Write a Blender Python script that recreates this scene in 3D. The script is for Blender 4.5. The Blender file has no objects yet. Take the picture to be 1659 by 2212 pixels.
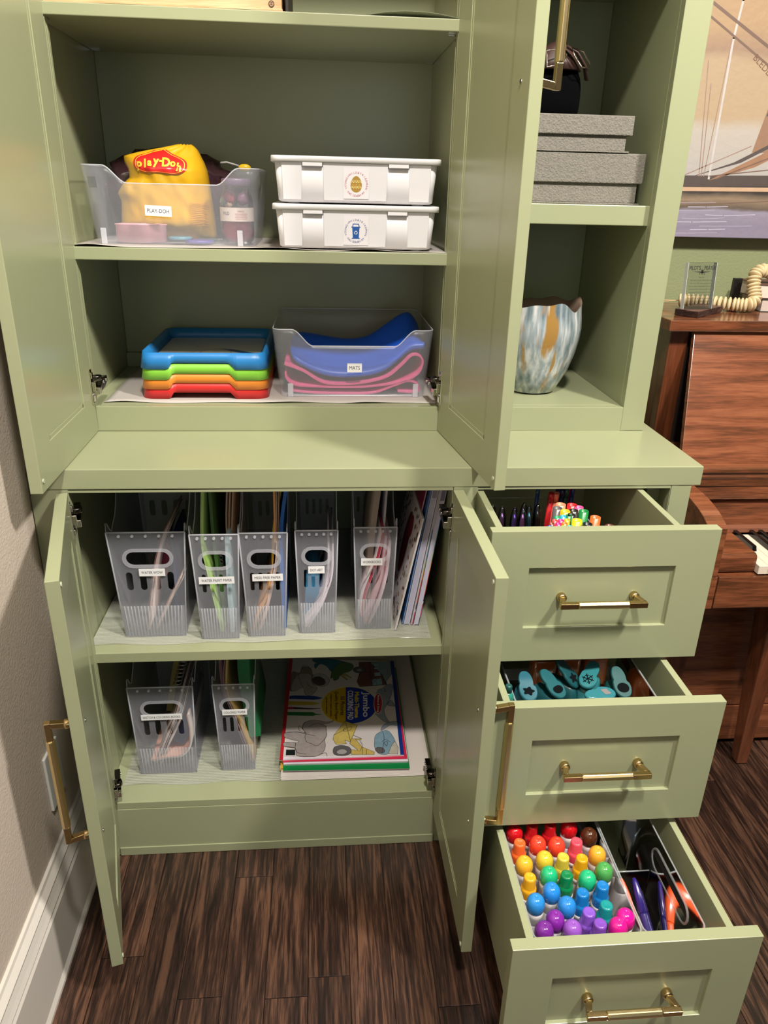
import bpy, bmesh, math, random
from mathutils import Vector, Matrix, noise
R = random.Random(7)
sc = bpy.context.scene
COL = sc.collection

# ---------------------------------------------------------------- camera
cd = bpy.data.cameras.new('camera'); cam = bpy.data.objects.new('camera', cd); COL.objects.link(cam)
cd.sensor_fit = 'HORIZONTAL'; cd.sensor_width = 36.0; cd.lens = 36.0 * 1624.36 / 1659.0
cd.clip_start = .02; cd.clip_end = 50
RT = Vector((0.99670457, -0.07774489, 0.02314604)); UP = Vector((0.00959584, 0.39634124, 0.91805313)); FW = Vector((0.08054767, 0.91480564, -0.39578115))
m = Matrix.Identity(4)
for i in range(3):
    m[i][0] = RT[i]; m[i][1] = UP[i]; m[i][2] = -FW[i]
m[0][3], m[1][3], m[2][3] = 0.47011, -1.33097, 1.43757
cam.matrix_world = m
sc.camera = cam

# ---------------------------------------------------------------- world
wd = bpy.data.worlds.new('world'); sc.world = wd; wd.use_nodes = True
bg = wd.node_tree.nodes['Background']; bg.inputs[0].default_value = (0.93, 0.97, 1.0, 1); bg.inputs[1].default_value = 0.06

# ---------------------------------------------------------------- lights
def area(name, loc, target, size, power, color, sy=None):
    l = bpy.data.lights.new(name, 'AREA'); l.energy = power; l.color = color; l.shape = 'RECTANGLE' if sy else 'DISK'
    l.size = size
    if sy: l.size_y = sy
    o = bpy.data.objects.new(name, l); COL.objects.link(o); o.location = loc
    o.rotation_euler = (Vector(target) - Vector(loc)).to_track_quat('-Z', 'Y').to_euler()
    return o
area('ceiling_lamp_light', (1.9, -1.2, 3.25), (1.0, 0.1, 0.6), 0.22, 106, (1.0, 0.95, 0.87))
area('ceiling_lamp_light', (0.68, -1.40, 3.25), (0.4, 0.0, 0.5), 0.22, 78, (1.0, 0.95, 0.87))
area('window_light', (0.9, -3.3, 1.5), (0.7, 0.0, 0.8), 1.2, 6, (0.80, 0.91, 1.0), 1.4)

# ---------------------------------------------------------------- exposure
sc.view_settings.view_transform = 'Standard'; sc.view_settings.look = 'None'
sc.view_settings.exposure = 0.0; sc.view_settings.gamma = 1.0; sc.view_settings.use_curve_mapping = False

# ---------------------------------------------------------------- materials
def lin(h):
    h = h.lstrip('#'); v = [int(h[i:i+2], 16) / 255 for i in (0, 2, 4)]
    return tuple(c / 12.92 if c <= .04045 else ((c + .055) / 1.055) ** 2.4 for c in v)
MC = {}
def M(hexc, rough=.5, metal=0., alpha=1., spec=.5, coat=0., trans=0., bump=0., bscale=200., var=0., emis=0.):
    key = (hexc, rough, metal, alpha, spec, coat, trans, bump, bscale, var)
    if key in MC: return MC[key]
    mt = bpy.data.materials.new('surface_%d' % len(MC)); mt.use_nodes = True
    nt = mt.node_tree; b = nt.nodes['Principled BSDF']
    c = lin(hexc)
    b.inputs['Base Color'].default_value = (*c, 1); b.inputs['Roughness'].default_value = rough
    b.inputs['Metallic'].default_value = metal; b.inputs['Alpha'].default_value = alpha
    b.inputs['Specular IOR Level'].default_value = spec; b.inputs['Coat Weight'].default_value = coat
    b.inputs['Transmission Weight'].default_value = trans
    if bump or var:
        tc = nt.nodes.new('ShaderNodeTexCoord'); n = nt.nodes.new('ShaderNodeTexNoise'); n.inputs['Scale'].default_value = bscale
        n.inputs['Detail'].default_value = 3
        nt.links.new(tc.outputs['Object'], n.inputs['Vector'])
        if bump:
            bp = nt.nodes.new('ShaderNodeBump'); bp.inputs['Strength'].default_value = bump; bp.inputs['Distance'].default_value = .002
            nt.links.new(n.outputs['Fac'], bp.inputs['Height']); nt.links.new(bp.outputs['Normal'], b.inputs['Normal'])
        if var:
            mx = nt.nodes.new('ShaderNodeMix'); mx.data_type = 'RGBA'
            mx.inputs['A'].default_value = (*[v * (1 - var) for v in c], 1); mx.inputs['B'].default_value = (*[min(1, v * (1 + var)) for v in c], 1)
            nt.links.new(n.outputs['Fac'], mx.inputs['Factor']); nt.links.new(mx.outputs['Result'], b.inputs['Base Color'])
    MC[key] = mt
    return mt
def wood(name, c1, c2, c3, rough, scale, stretch, coat=0., rnd=True, bump=.15, wave=2.0, objvar=.35):
    mt = bpy.data.materials.new(name); mt.use_nodes = True; nt = mt.node_tree; N = nt.nodes.new; L = nt.links.new
    b = nt.nodes['Principled BSDF']; b.inputs['Roughness'].default_value = rough; b.inputs['Coat Weight'].default_value = coat; b.inputs['Coat Roughness'].default_value = .12
    tc = N('ShaderNodeTexCoord'); oi = N('ShaderNodeObjectInfo'); ad = N('ShaderNodeVectorMath'); ad.operation = 'ADD'
    ml = N('ShaderNodeVectorMath'); ml.operation = 'SCALE'; cx = N('ShaderNodeCombineXYZ')
    for i in range(3): L(oi.outputs['Random'], cx.inputs[i])
    L(cx.outputs[0], ml.inputs[0]); ml.inputs['Scale'].default_value = 7.0 if rnd else 0
    L(tc.outputs['Object'], ad.inputs[0]); L(ml.outputs[0], ad.inputs[1])
    mp = N('ShaderNodeMapping'); mp.inputs['Scale'].default_value = stretch; L(ad.outputs[0], mp.inputs['Vector'])
    n1 = N('ShaderNodeTexNoise'); n1.inputs['Scale'].default_value = scale; n1.inputs['Detail'].default_value = 5; n1.inputs['Distortion'].default_value = wave; L(mp.outputs[0], n1.inputs['Vector'])
    n2 = N('ShaderNodeTexNoise'); n2.inputs['Scale'].default_value = scale * 7; n2.inputs['Detail'].default_value = 4; L(mp.outputs[0], n2.inputs['Vector'])
    mx = N('ShaderNodeMath'); mx.operation = 'MULTIPLY_ADD'; L(n2.outputs['Fac'], mx.inputs[0]); mx.inputs[1].default_value = .45; L(n1.outputs['Fac'], mx.inputs[2])
    mo = N('ShaderNodeMath'); mo.operation = 'SUBTRACT'; L(mx.outputs[0], mo.inputs[0]); mo.inputs[1].default_value = .22
    cr = N('ShaderNodeValToRGB'); e = cr.color_ramp.elements
    e[0].position = .34; e[0].color = (*lin(c1), 1); e[1].position = .68; e[1].color = (*lin(c3), 1); k = e.new(.5); k.color = (*lin(c2), 1)
    L(mo.outputs[0], cr.inputs[0])
    hs = N('ShaderNodeHueSaturation'); mm = N('ShaderNodeMapRange'); mm.inputs['To Min'].default_value = 1 - objvar; mm.inputs['To Max'].default_value = 1 + objvar
    L(oi.outputs['Random'], mm.inputs['Value']); L(mm.outputs[0], hs.inputs['Value']); L(cr.outputs[0], hs.inputs['Color']); L(hs.outputs[0], b.inputs['Base Color'])
    bp = N('ShaderNodeBump'); bp.inputs['Strength'].default_value = bump; bp.inputs['Distance'].default_value = .002; L(mo.outputs[0], bp.inputs['Height']); L(bp.outputs[0], b.inputs['Normal'])
    return mt
GREEN = M('#949877', .27, spec=.55, bump=.03, bscale=900)
GREENW = M('#7f8560', .75, bump=.5, bscale=160)
BRASS = M('#bfa472', .26, metal=1.); BRASSD = M('#8f7449', .25, metal=1.)
CHROME = M('#d8d4cc', .12, metal=1.); DCHROME = M('#55504c', .18, metal=1.)
FROST = M('#c4c5ce', .28, alpha=.135, spec=.8); FROSTE = M('#dcdce4', .35, alpha=.42)
CLEAR = M('#b8bcc0', .05, alpha=.07, spec=.9); CLEARE = M('#c4c8cc', .08, alpha=.34, spec=.9)
nt_ = CLEAR.node_tree; nt_.nodes.remove(nt_.nodes['Principled BSDF'])
tr_ = nt_.nodes.new('ShaderNodeBsdfTransparent'); tr_.inputs[0].default_value = (.93, .94, .945, 1); gl_ = nt_.nodes.new('ShaderNodeBsdfGlossy'); gl_.inputs['Roughness'].default_value = .05
fr_ = nt_.nodes.new('ShaderNodeFresnel'); fr_.inputs[0].default_value = 1.45; ms_ = nt_.nodes.new('ShaderNodeMixShader')
nt_.links.new(fr_.outputs[0], ms_.inputs[0]); nt_.links.new(tr_.outputs[0], ms_.inputs[1]); nt_.links.new(gl_.outputs[0], ms_.inputs[2]); nt_.links.new(ms_.outputs[0], nt_.nodes['Material Output'].inputs[0])
WHITEP = M('#dcdadd', .32); PAPER = M('#d9d6d3', .7); INK = M('#17171a', .7); LABEL = M('#e4e2e2', .5)
PLASTER = M('#c6b8aa', .8, bump=.55, bscale=230); TRIM = M('#cfc8bf', .35)
FLOOR = wood('dark_oak', '#1b110c', '#33211a', '#5c4030', .34, 5.5, (15, .8, 1), coat=.15, bump=.45, wave=1.1, objvar=.30)
PIANO = wood('mahogany', '#52301d', '#744229', '#895336', .25, 7, (.45, 5, 6), coat=.5, bump=.03, wave=.5, objvar=.06)
PIANOV = wood('mahogany_upright', '#4a2817', '#643620', '#75432a', .25, 4, (5, 5, .45), coat=.5, bump=.03, wave=.5, objvar=.06)
BAMBOO = wood('bamboo', '#b4835a', '#c99b70', '#d9b089', .45, 5, (.6, 6, 9), bump=.05, wave=.3, objvar=.05)

# ---------------------------------------------------------------- mesh helpers
class B:
    def __init__(s): s.v = []; s.f = []; s.mi = []; s.cur = 0; s.sm = []
    def add(s, vs, fs, smooth=False):
        o = len(s.v); s.v += [Vector(v) for v in vs]
        for f in fs: s.f.append([i + o for i in f]); s.mi.append(s.cur); s.sm.append(smooth)
        return s
    def mat(s, i): s.cur = i; return s
    def box(s, x0, x1, y0, y1, z0, z1):
        return s.add([(x, y, z) for z in (z0, z1) for y in (y0, y1) for x in (x0, x1)],
                     [(0, 2, 3, 1), (4, 5, 7, 6), (0, 1, 5, 4), (2, 6, 7, 3), (0, 4, 6, 2), (1, 3, 7, 5)])
    def prism(s, pts, axis, a, b):
        def P(p, t): return (t, p[0], p[1]) if axis == 'x' else ((p[0], t, p[1]) if axis == 'y' else (p[0], p[1], t))
        n = len(pts)
        return s.add([P(p, a) for p in pts] + [P(p, b) for p in pts], [list(range(n))[::-1], [n + i for i in range(n)]] + [(i, (i + 1) % n, n + (i + 1) % n, n + i) for i in range(n)])
    def loft(s, rings, closed=True, cap0=True, cap1=True, smooth=True):
        n = len(rings[0]); vs = [p for r in rings for p in r]; fs = []
        for k in range(len(rings) - 1):
            for i in range(n if closed else n - 1):
                j = (i + 1) % n; fs.append((k * n + i, k * n + j, (k + 1) * n + j, (k + 1) * n + i))
        s.add(vs, fs, smooth)
        if cap0: s.add(rings[0], [list(range(n))[::-1]])
        if cap1: s.add(rings[-1], [list(range(n))])
        return s
    def lathe(s, prof, c=(0, 0, 0), n=16, smooth=True, cap=True):
        rings = [[(c[0] + r * math.cos(2 * math.pi * i / n), c[1] + r * math.sin(2 * math.pi * i / n), c[2] + z) for i in range(n)] for r, z in prof]
        return s.loft(rings, True, cap, cap, smooth)
    def tube(s, pts, r, n=8, smooth=True, closed=False, flat=1.):
        pts = [Vector(p) for p in pts]; rings = []; up = None; N = len(pts)
        for i, p in enumerate(pts):
            a = pts[(i - 1) % N] if (closed or i > 0) else p; b = pts[(i + 1) % N] if (closed or i < N - 1) else p
            d = (b - a).normalized()
            if up is None: up = Vector((0, 0, 1)) if abs(d.z) < .9 else Vector((1, 0, 0))
            x = d.cross(up).normalized(); up = x.cross(d).normalized()
            rr = r[i] if isinstance(r, (list, tuple)) else r
            rings.append([p + x * rr * math.cos(2 * math.pi * k / n) + up * rr * flat * math.sin(2 * math.pi * k / n) for k in range(n)])
        if closed: rings.append(rings[0])
        return s.loft(rings, True, not closed, not closed, smooth)
    def xf(s, mx, start=0):
        for i in range(start, len(s.v)): s.v[i] = mx @ s.v[i]
        return s
    def poly(s, pts): return s.add(pts, [list(range(len(pts)))])
def rr(x0, x1, y0, y1, r, n=4):
    out = []
    for cx, cy, a in ((x1 - r, y1 - r, 0), (x0 + r, y1 - r, 90), (x0 + r, y0 + r, 180), (x1 - r, y0 + r, 270)):
        for k in range(n + 1):
            t = math.radians(a + 90 * k / n); out.append((cx + r * math.cos(t), cy + r * math.sin(t)))
    return out
def at(p, z): return [(x, y, z) for x, y in p]
WO = {}
def link(name, me, mats, parent=None, loc=(0, 0, 0)):
    o = bpy.data.objects.new(name, me); COL.objects.link(o)
    for mt in (mats if isinstance(mats, (list, tuple)) else [mats]): me.materials.append(mt)
    if parent is not None:
        o.parent = parent; WO[o.name] = WO[parent.name]
    else:
        o.location = loc; WO[o.name] = Vector(loc)
    return o
def obj(name, b, mats, parent=None, loc=None, bevel=0, solid=0, sub=0, seg=2):
    base = WO[parent.name] if parent is not None else Vector(loc or (0, 0, 0))
    me = bpy.data.meshes.new(name); me.from_pydata([tuple(v - base) for v in b.v], [], b.f)
    me.polygons.foreach_set('material_index', b.mi); me.polygons.foreach_set('use_smooth', b.sm)
    me.update()
    bm = bmesh.new(); bm.from_mesh(me); bmesh.ops.remove_doubles(bm, verts=bm.verts, dist=1e-6)
    if not solid: bmesh.ops.recalc_face_normals(bm, faces=bm.faces)
    bm.to_mesh(me); bm.free()
    o = link(name, me, mats, parent, base if parent is None else (0, 0, 0))
    if sub: md = o.modifiers.new('sub', 'SUBSURF'); md.levels = sub; md.render_levels = sub
    if solid: md = o.modifiers.new('solid', 'SOLIDIFY'); md.thickness = abs(solid); md.offset = 1 if solid > 0 else -1
    if bevel: md = o.modifiers.new('bevel', 'BEVEL'); md.width = bevel; md.segments = seg; md.limit_method = 'ANGLE'; md.angle_limit = .6; md.harden_normals = False
    return o
def tag(o, label, cat, group=None):
    o['label'] = label; o['category'] = cat
    if group: o['group'] = group
    return o
def thing(name, label, cat, loc, group=None):
    o = bpy.data.objects.new(name, None); COL.objects.link(o); o.location = loc; o.empty_display_size = .02; WO[o.name] = Vector(loc)
    return tag(o, label, cat, group)
def struct(name, b, mats, **k):
    o = obj(name, b, mats, **k); o['kind'] = 'structure'; return o
def kids(o): return [c for c in bpy.data.objects if c.parent == o]
def copy(o, loc, label=None, parent=None, mat=None):
    c = o.copy(); COL.objects.link(c); c.parent = parent
    if parent is None: c.location = loc; WO[c.name] = Vector(loc)
    if label: c['label'] = label
    for k in kids(o): copy(k, None, None, c)
    return c
def setmat(o, slot, mt):
    o.data = o.data.copy(); o.data.materials[slot] = mt
def frame(o, u, v):
    u = Vector(u).normalized(); v = Vector(v).normalized(); n = u.cross(v); mx = Matrix.Identity(4)
    for i in range(3): mx[i][0] = u[i]; mx[i][1] = v[i]; mx[i][2] = n[i]; mx[i][3] = o[i]
    return mx
def text(s, size, mx, mat, parent, width=None, name='lettering', align='CENTER', bold=0., fn=None, height=None, spacing=1.):
    cu = bpy.data.curves.new('t', 'FONT'); cu.body = s; cu.size = size; cu.align_x = align; cu.align_y = 'CENTER'; cu.offset = bold; cu.resolution_u = 3; cu.space_character = spacing
    to = bpy.data.objects.new('t', cu); COL.objects.link(to)
    me = bpy.data.meshes.new_from_object(to.evaluated_get(bpy.context.evaluated_depsgraph_get()))
    bpy.data.objects.remove(to); bpy.data.curves.remove(cu)
    xs = [v.co.x for v in me.vertices]; ys = [v.co.y for v in me.vertices]
    k = 1.; ky = 1.
    if width and xs: k = width / (max(xs) - min(xs))
    if height and ys: ky = height / (max(ys) - min(ys))
    cxm = (max(xs) + min(xs)) / 2 if align == 'CENTER' else 0; cym = (max(ys) + min(ys)) / 2
    b = WO[parent.name]
    for v in me.vertices:
        p = Vector(((v.co.x - cxm) * k, (v.co.y - cym) * ky, 0))
        p = fn(p) if fn else mx @ p
        v.co = p - b
    me.update()
    return link(name, me, mat, parent)
def plate(loops, mx, th, mats, parent=None, name='plate', loc=None, res=1, bevel=0):
    """flat plate with holes: loops[0] is the outline; extruded by th along the frame normal"""
    cu = bpy.data.curves.new('p', 'CURVE'); cu.dimensions = '2D'; cu.fill_mode = 'BOTH'; cu.extrude = th / 2
    for lp in loops:
        sp = cu.splines.new('POLY'); sp.points.add(len(lp) - 1); sp.use_cyclic_u = True
        for i, p in enumerate(lp): sp.points[i].co = (p[0], p[1], 0, 1)
    to = bpy.data.objects.new('p', cu); COL.objects.link(to)
    me = bpy.data.meshes.new_from_object(to.evaluated_get(bpy.context.evaluated_depsgraph_get()))
    bpy.data.objects.remove(to); bpy.data.curves.remove(cu)
    b = WO[parent.name] if parent is not None else Vector(loc)
    for v in me.vertices: v.co = (mx @ v.co) - b
    me.update()
    return link(name, me, mats, parent, b if parent is None else (0, 0, 0))
def stad(cx, cy, w, h, n=8):
    r = min(w, h) / 2; out = []
    if w >= h: cs = ((cx + w / 2 - r, cy, -90), (cx - w / 2 + r, cy, 90))
    else: cs = ((cx, cy + h / 2 - r, 0), (cx, cy - h / 2 + r, 180))
    for x, y, a in cs:
        for k in range(n + 1):
            t = math.radians(a + 180 * k / n); out.append((x + r * math.cos(t), y + r * math.sin(t)))
    return out
def strip(b, pts, w, mx, lift=0.):
    for p, q in zip(pts[:-1], pts[1:]):
        d = Vector((q[0] - p[0], q[1] - p[1]));
        if d.length < 1e-7: continue
        d.normalize(); n = Vector((-d.y, d.x)) * w / 2; e = d * w * .3
        b.add([mx @ Vector((*(Vector(p) - e + n), lift)), mx @ Vector((*(Vector(p) - e - n), lift)), mx @ Vector((*(Vector(q) + e - n), lift)), mx @ Vector((*(Vector(q) + e + n), lift))], [(0, 1, 2, 3)])
def RZ(cx, cy, a): return Matrix.Translation((cx, cy, 0)) @ Matrix.Rotation(a, 4, 'Z') @ Matrix.Translation((-cx, -cy, 0))
FX = lambda x, y, z: frame((x, y, z), (1, 0, 0), (0, 0, 1))   # frame on a surface facing the room (-Y)
FT = lambda x, y, z: frame((x, y, z), (1, 0, 0), (0, 1, 0))   # frame on a surface facing up

# ---------------------------------------------------------------- room
WY = .82
fl = struct('floor', B().box(-.07, 3.6, -3.4, WY, -.05, -.004), M('#140c08', .9), loc=(1.5, -1, -.05))
x = -.066; pw = .083; k = 0
while x < 2.55:
    y = -1.35 - R.random() * .5
    while y < WY - .003:
        ln = R.uniform(.35, 1.15); y1 = min(y + ln, WY - .001)
        if y1 - y > .02:
            o = obj('plank', B().box(x, x + pw - .0012, y, y1 - .0012, -.004, R.uniform(-.0006, 0.)), FLOOR, fl, bevel=.0007, seg=1)
        y = y1
    x += pw
struct('wall_left', B().box(-.17, -.07, -3.4, WY, 0, 3.35), PLASTER, loc=(-.12, -1, 0))
struct('wall_back', B().box(-.17, 3.6, WY, WY + .1, 0, 3.35), GREENW, loc=(1.7, WY, 0))
struct('ceiling', B().box(-.17, 3.6, -3.4, WY + .1, 3.35, 3.45), M('#d8d4cc', .9), loc=(1.7, -1, 3.35))
bb = [(-.07, 0), (-.040, 0), (-.040, .008), (-.0445, .02), (-.0445, .155), (-.048, .162), (-.046, .168), (-.050, .178), (-.054, .19), (-.053, .196), (-.062, .207), (-.064, .213), (-.07, .213)]
struct('baseboard_left', B().prism(bb, 'y', -3.4, 0.0), TRIM, loc=(-.055, -1, 0))
struct('baseboard_back', B().prism([(WY, 0), (WY - .02, 0), (WY - .02, .18), (WY - .008, .21), (WY, .21)], 'x', 1.2, 3.6), TRIM, loc=(2.3, WY, 0))
t = thing('outlet_cover', 'white electrical outlet plate on the beige left wall behind the brass handle', 'outlet', (-.07, -.12, .29))
obj('plate', B().box(-.0699, -.064, -.157, -.085, .292, .420), M('#c9c8c2', .35), t, bevel=.002)
b = B()
for z in (.334, .378): b.prism(rr(-.137, -.105, z - .014, z + .014, .008), 'x', -.0645, -.0625)
obj('socket', b, M('#bdbcb6', .3), t)
# recessed ceiling lamps (outside the frame, they give the room its light)
for lx, ly in ((1.9, -1.2), (.68, -1.40)):
    t = thing('ceiling_lamp', 'round recessed ceiling lamp ' + ('over the piano side' if lx > 1 else 'over the cabinet side'), 'lamp', (lx, ly, 3.31))
    obj('trim_ring', B().lathe([(.17, 0.04), (.19, 0.035), (.19, .02), (.165, .02)], (lx, ly, 3.31), 24), WHITEP, t)

# ---------------------------------------------------------------- cabinets
YH = .2335; ZC = .953; ZB = 1.0061; YB = .625; XL = 0.; XR = .72; HT = 2.42
def shaker(w, h, t, mg, x0, z0, rec=.006, both=True):
    """door slab in local space: thickness along +x from 0 to t (inner face at 0), length along -y, up z"""
    b = B()
    # frame: outer faces with rectangular hole on both sides
    def face(x, flip):
        o = [(x, 0, z0), (x, -w, z0), (x, -w, z0 + h), (x, 0, z0 + h)]; i = [(x, -mg, z0 + mg), (x, -w + mg, z0 + mg), (x, -w + mg, z0 + h - mg), (x, -mg, z0 + h - mg)]
        b.add(o + i, [(k, (k + 1) % 4, 4 + (k + 1) % 4, 4 + k) for k in range(4)])
    face(0, 0); face(t, 1)
    o0 = [(0, 0, z0), (0, -w, z0), (0, -w, z0 + h), (0, 0, z0 + h)]; o1 = [(t, *p[1:]) for p in o0]
    b.add(o0 + o1, [(k, (k + 1) % 4, 4 + (k + 1) % 4, 4 + k) for k in range(4)])
    i0 = [(0, -mg, z0 + mg), (0, -w + mg, z0 + mg), (0, -w + mg, z0 + h - mg), (0, -mg, z0 + h - mg)]; i1 = [(t, *p[1:]) for p in i0]
    b.add(i0 + i1, [(k, (k + 1) % 4, 4 + (k + 1) % 4, 4 + k) for k in range(4)])
    p = B().box(rec * .35, t - rec, -w + mg - .001, -mg + .001, z0 + mg - .001, z0 + h - mg + .001)
    # bead around the panel on the inner face
    g = B()
    e = .007
    for a0, a1, c0, c1 in ((-w + mg, -mg, z0 + mg, z0 + mg + e), (-w + mg, -mg, z0 + h - mg - e, z0 + h - mg), (-w + mg, -w + mg + e, z0 + mg, z0 + h - mg), (-mg - e, -mg, z0 + mg, z0 + h - mg)):
        g.box(.0012, .003, a0, a1, c0, c1)
    return b, p, g
def pull(length, post, proj, grip, mx, parent, gripmat=None):
    """bar handle: local x along the bar, local z out of the surface; centred on the two posts"""
    b = B()
    for s in (-1, 1):
        b.lathe([(.0085, 0), (.0085, .010), (.006, .012)], (s * post / 2, 0, 0), 14)
        h = .0052; X = s * post / 2; E = s * length / 2
        # mitred arm then bar end
        b.add([(X - s * h, -h, .010), (X + s * h, -h, .010), (X + s * h, h, .010), (X - s * h, h, .010),
               (E - s * 2 * h, -h, proj - h), (E, -h, proj - h * .3), (E, h, proj - h * .3), (E - s * 2 * h, h, proj - h)],
              [(0, 3, 2, 1), (4, 5, 6, 7), (0, 1, 5, 4), (1, 2, 6, 5), (2, 3, 7, 6), (3, 0, 4, 7)])
        b.box(min(E, s * grip / 2), max(E, s * grip / 2), -h, h, proj - h, proj + h)
    n0 = len(b.v)
    g = B(); n = 8
    g.loft([[(X, .0074 * math.cos(math.pi / 8 + k * math.pi / 4) * f, proj + .0074 * math.sin(math.pi / 8 + k * math.pi / 4) * f) for k in range(n)] for X, f in ((-grip / 2, .88), (-grip / 2 + .002, 1), (grip / 2 - .002, 1), (grip / 2, .88))], smooth=False)
    b.cur = 1; b.add(g.v, g.f)
    b.xf(mx)
    return obj('handle', b, [BRASS, M('#d6c08c', .32, metal=1.)], parent, bevel=.0008)
def hinge(mx, parent):
    """local: x away from the door face into the opening, y depth into the cabinet, z up; origin on the hinge line"""
    b = B(); b.cur = 0
    b.box(.000, .0022, -.016, -.002, -.036, .036)
    b.box(.002, .010, -.012, .004, -.010, .010); b.box(.002, .005, -.014, -.004, -.030, -.018); b.box(.002, .005, -.014, -.004, .018, .030)
    b.cur = 1
    b.prism([(-.004, -.004), (.012, .004), (.030, .012), (.056, .010), (.058, -.002), (.036, -.010), (.012, -.012)], 'x', .004, .016)
    b.lathe([(.0, .0), (.011, .001), (.011, .010), (.0, .012)], (.010, .000, .012), 14)
    b.cur = 0
    for yy in (.026, .046): b.tube([(.015, yy, .003), (.018, yy, .003)], .0035, 8)
    b.box(.004, .0165, -.008, .006, -.016, -.002)
    b.xf(mx)
    return obj('hinge', b, [CHROME, DCHROME], parent, bevel=.0008, seg=1)
def door(parent, hx, hy, th, side, w, z0, z1, mg, posts, hz):
    """side=-1: hinged left, slab to -x; side=+1: hinged right"""
    mx = Matrix.Translation((hx, hy, 0)) @ Matrix.Rotation(th, 4, 'Z') @ Matrix.Scale(side, 4, (1, 0, 0))
    f, p, g = shaker(w, z1 - z0, .0205, mg, 0, z0)
    d = obj('door', f.xf(mx), GREEN, parent, bevel=.0012)
    obj('panel', p.xf(mx), GREEN, d); obj('bead', g.xf(mx), GREEN, d)
    c = sum(posts) / 2; ln = abs(posts[1] - posts[0])
    pull(ln + .018, ln, .036, ln * .78, mx @ frame((.0205, -w + .034, c), (0, 0, 1), (0, 1, 0) if side else (0, -1, 0)) @ Matrix.Identity(4) if False else mx @ frame((.0205, -w + .034, c), (0, 0, 1), (0, -1, 0)), d)
    for z in hz: hinge(mx @ Matrix.Translation((0, .0, z)) @ Matrix.Scale(-1, 4, (1, 0, 0)), d)
    for z in posts: obj('screw', B().tube([(-.0012, -w + .034, z), (.001, -w + .034, z)], .0035, 10).xf(mx), CHROME, d)
    for z in ((z1 - .012, z0 + .012) if z0 < .5 else (z0 + .02,)): obj('bumper', B().tube([(-.0018, -w + .010, z), (.001, -w + .010, z)], .004, 10).xf(mx), M('#b9bfa4', .4, alpha=.8), d)
    return d

base = thing('base_cabinet', 'sage green base cabinet with two open doors and three pulled-out drawers', 'cabinet', (.56, .3, 0))
G = lambda name, b, bev=.0015, par=base: obj(name, b, GREEN, par, bevel=bev)
ZT = .9118
G('side_panel', B().box(-.068, -.0215, .02, WY - .002, 0, ZT)); G('side_panel', B().box(1.158, 1.1955, .02, WY - .002, 0, ZT))
G('divider_panel', B().box(.727, .7677, .02, YB, .0, ZT))
G('face_frame', B().box(-.068, 0, 0, .02, 0, ZT).box(.72, .7677, 0, .02, 0, ZT).box(1.1538, 1.1955, 0, .02, 0, ZT).box(0, .72, 0, .02, .9055, ZT).box(.7677, 1.1538, 0, .02, .9065, ZT), .001)
G('back_panel', B().box(-.0215, 1.158, YB, YB + .012, .02, ZT))
G('toe_board', B().box(-.02, .72, -.0005, .018, 0, .137).box(-.005, .725, -.003, 0, 0, .0235), .0012)
G('bottom_deck', B().box(-.0215, .727, .0, YB, .137, .1562))
G('bottom_deck', B().box(.7677, 1.158, .02, YB, .07, .09)); G('toe_board', B().box(.7677, 1.1538, .0, .02, 0, .09))
G('shelf', B().box(-.0205, .7265, .0158, YB - .001, .5194, .5431))
G('drawer_spacer', B().box(1.13, 1.158, .05, .6, .86, .912).box(1.13, 1.158, .05, .6, .60, .64).box(1.145, 1.158, .05, .6, .33, .37))
for zz in (.60, .632, .664, .72, .30, .332, .364):
    obj('shelf_pin_hole', B().tube([(-.0213, .06, zz), (-.0203, .06, zz)], .0025, 8), M('#c3c7ad', .5), base)
door(base, 0., -.002, .2583, -1, .352, .0943, .9075, .068, (.394, .632), (.855, .195))
door(base, .72, -.002, .0155, 1, .356, .0943, .9075, .068, (.394, .640), (.845, .195))

XDL, XDR, MG, TD = .7561, 1.1635, .0714, .0209
def drawer(yd, zt, h, bx0, bx1, zbox):
    b = B(); t_ = .0125; yb = yd + TD; ye = yb + .46; zb0 = zt - h + .02
    b.box(bx0, bx0 + t_, yb, ye, zb0, zbox).box(bx1 - t_, bx1, yb, ye, zb0, zbox).box(bx0 + t_, bx1 - t_, ye - t_, ye, zb0, zbox).box(bx0 + t_, bx1 - t_, yb, ye - t_, zb0 + .006, zb0 + .014)
    d = G('drawer', b, .001)
    f, p, g = shaker(XDR - XDL, h, TD, MG, 0, 0, rec=.007)
    mx = frame((XDR, yd + TD, zt - h), (0, -1, 0), (1, 0, 0)); 
    mx = Matrix(((0, 1, 0, XDR), (-1, 0, 0, yd + TD), (0, 0, 1, zt - h), (0, 0, 0, 1)))
    obj('drawer_front', f.xf(mx), GREEN, d, bevel=.001); obj('panel', p.xf(mx), GREEN, d)
    cz = zt - h / 2
    pull(.157, .134, .034, .092, frame((.9598, yd + .0072, cz), (1, 0, 0), (0, 0, 1)) , d)
    return d
drawer(-.1905, .9054, .2637, .7675, 1.0995, .9035)
drawer(-.317, .6353, .2639, .775, 1.113, .6335)
drawer(-.5508, .3578, .2551, .7825, 1.1245, .356)

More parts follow.
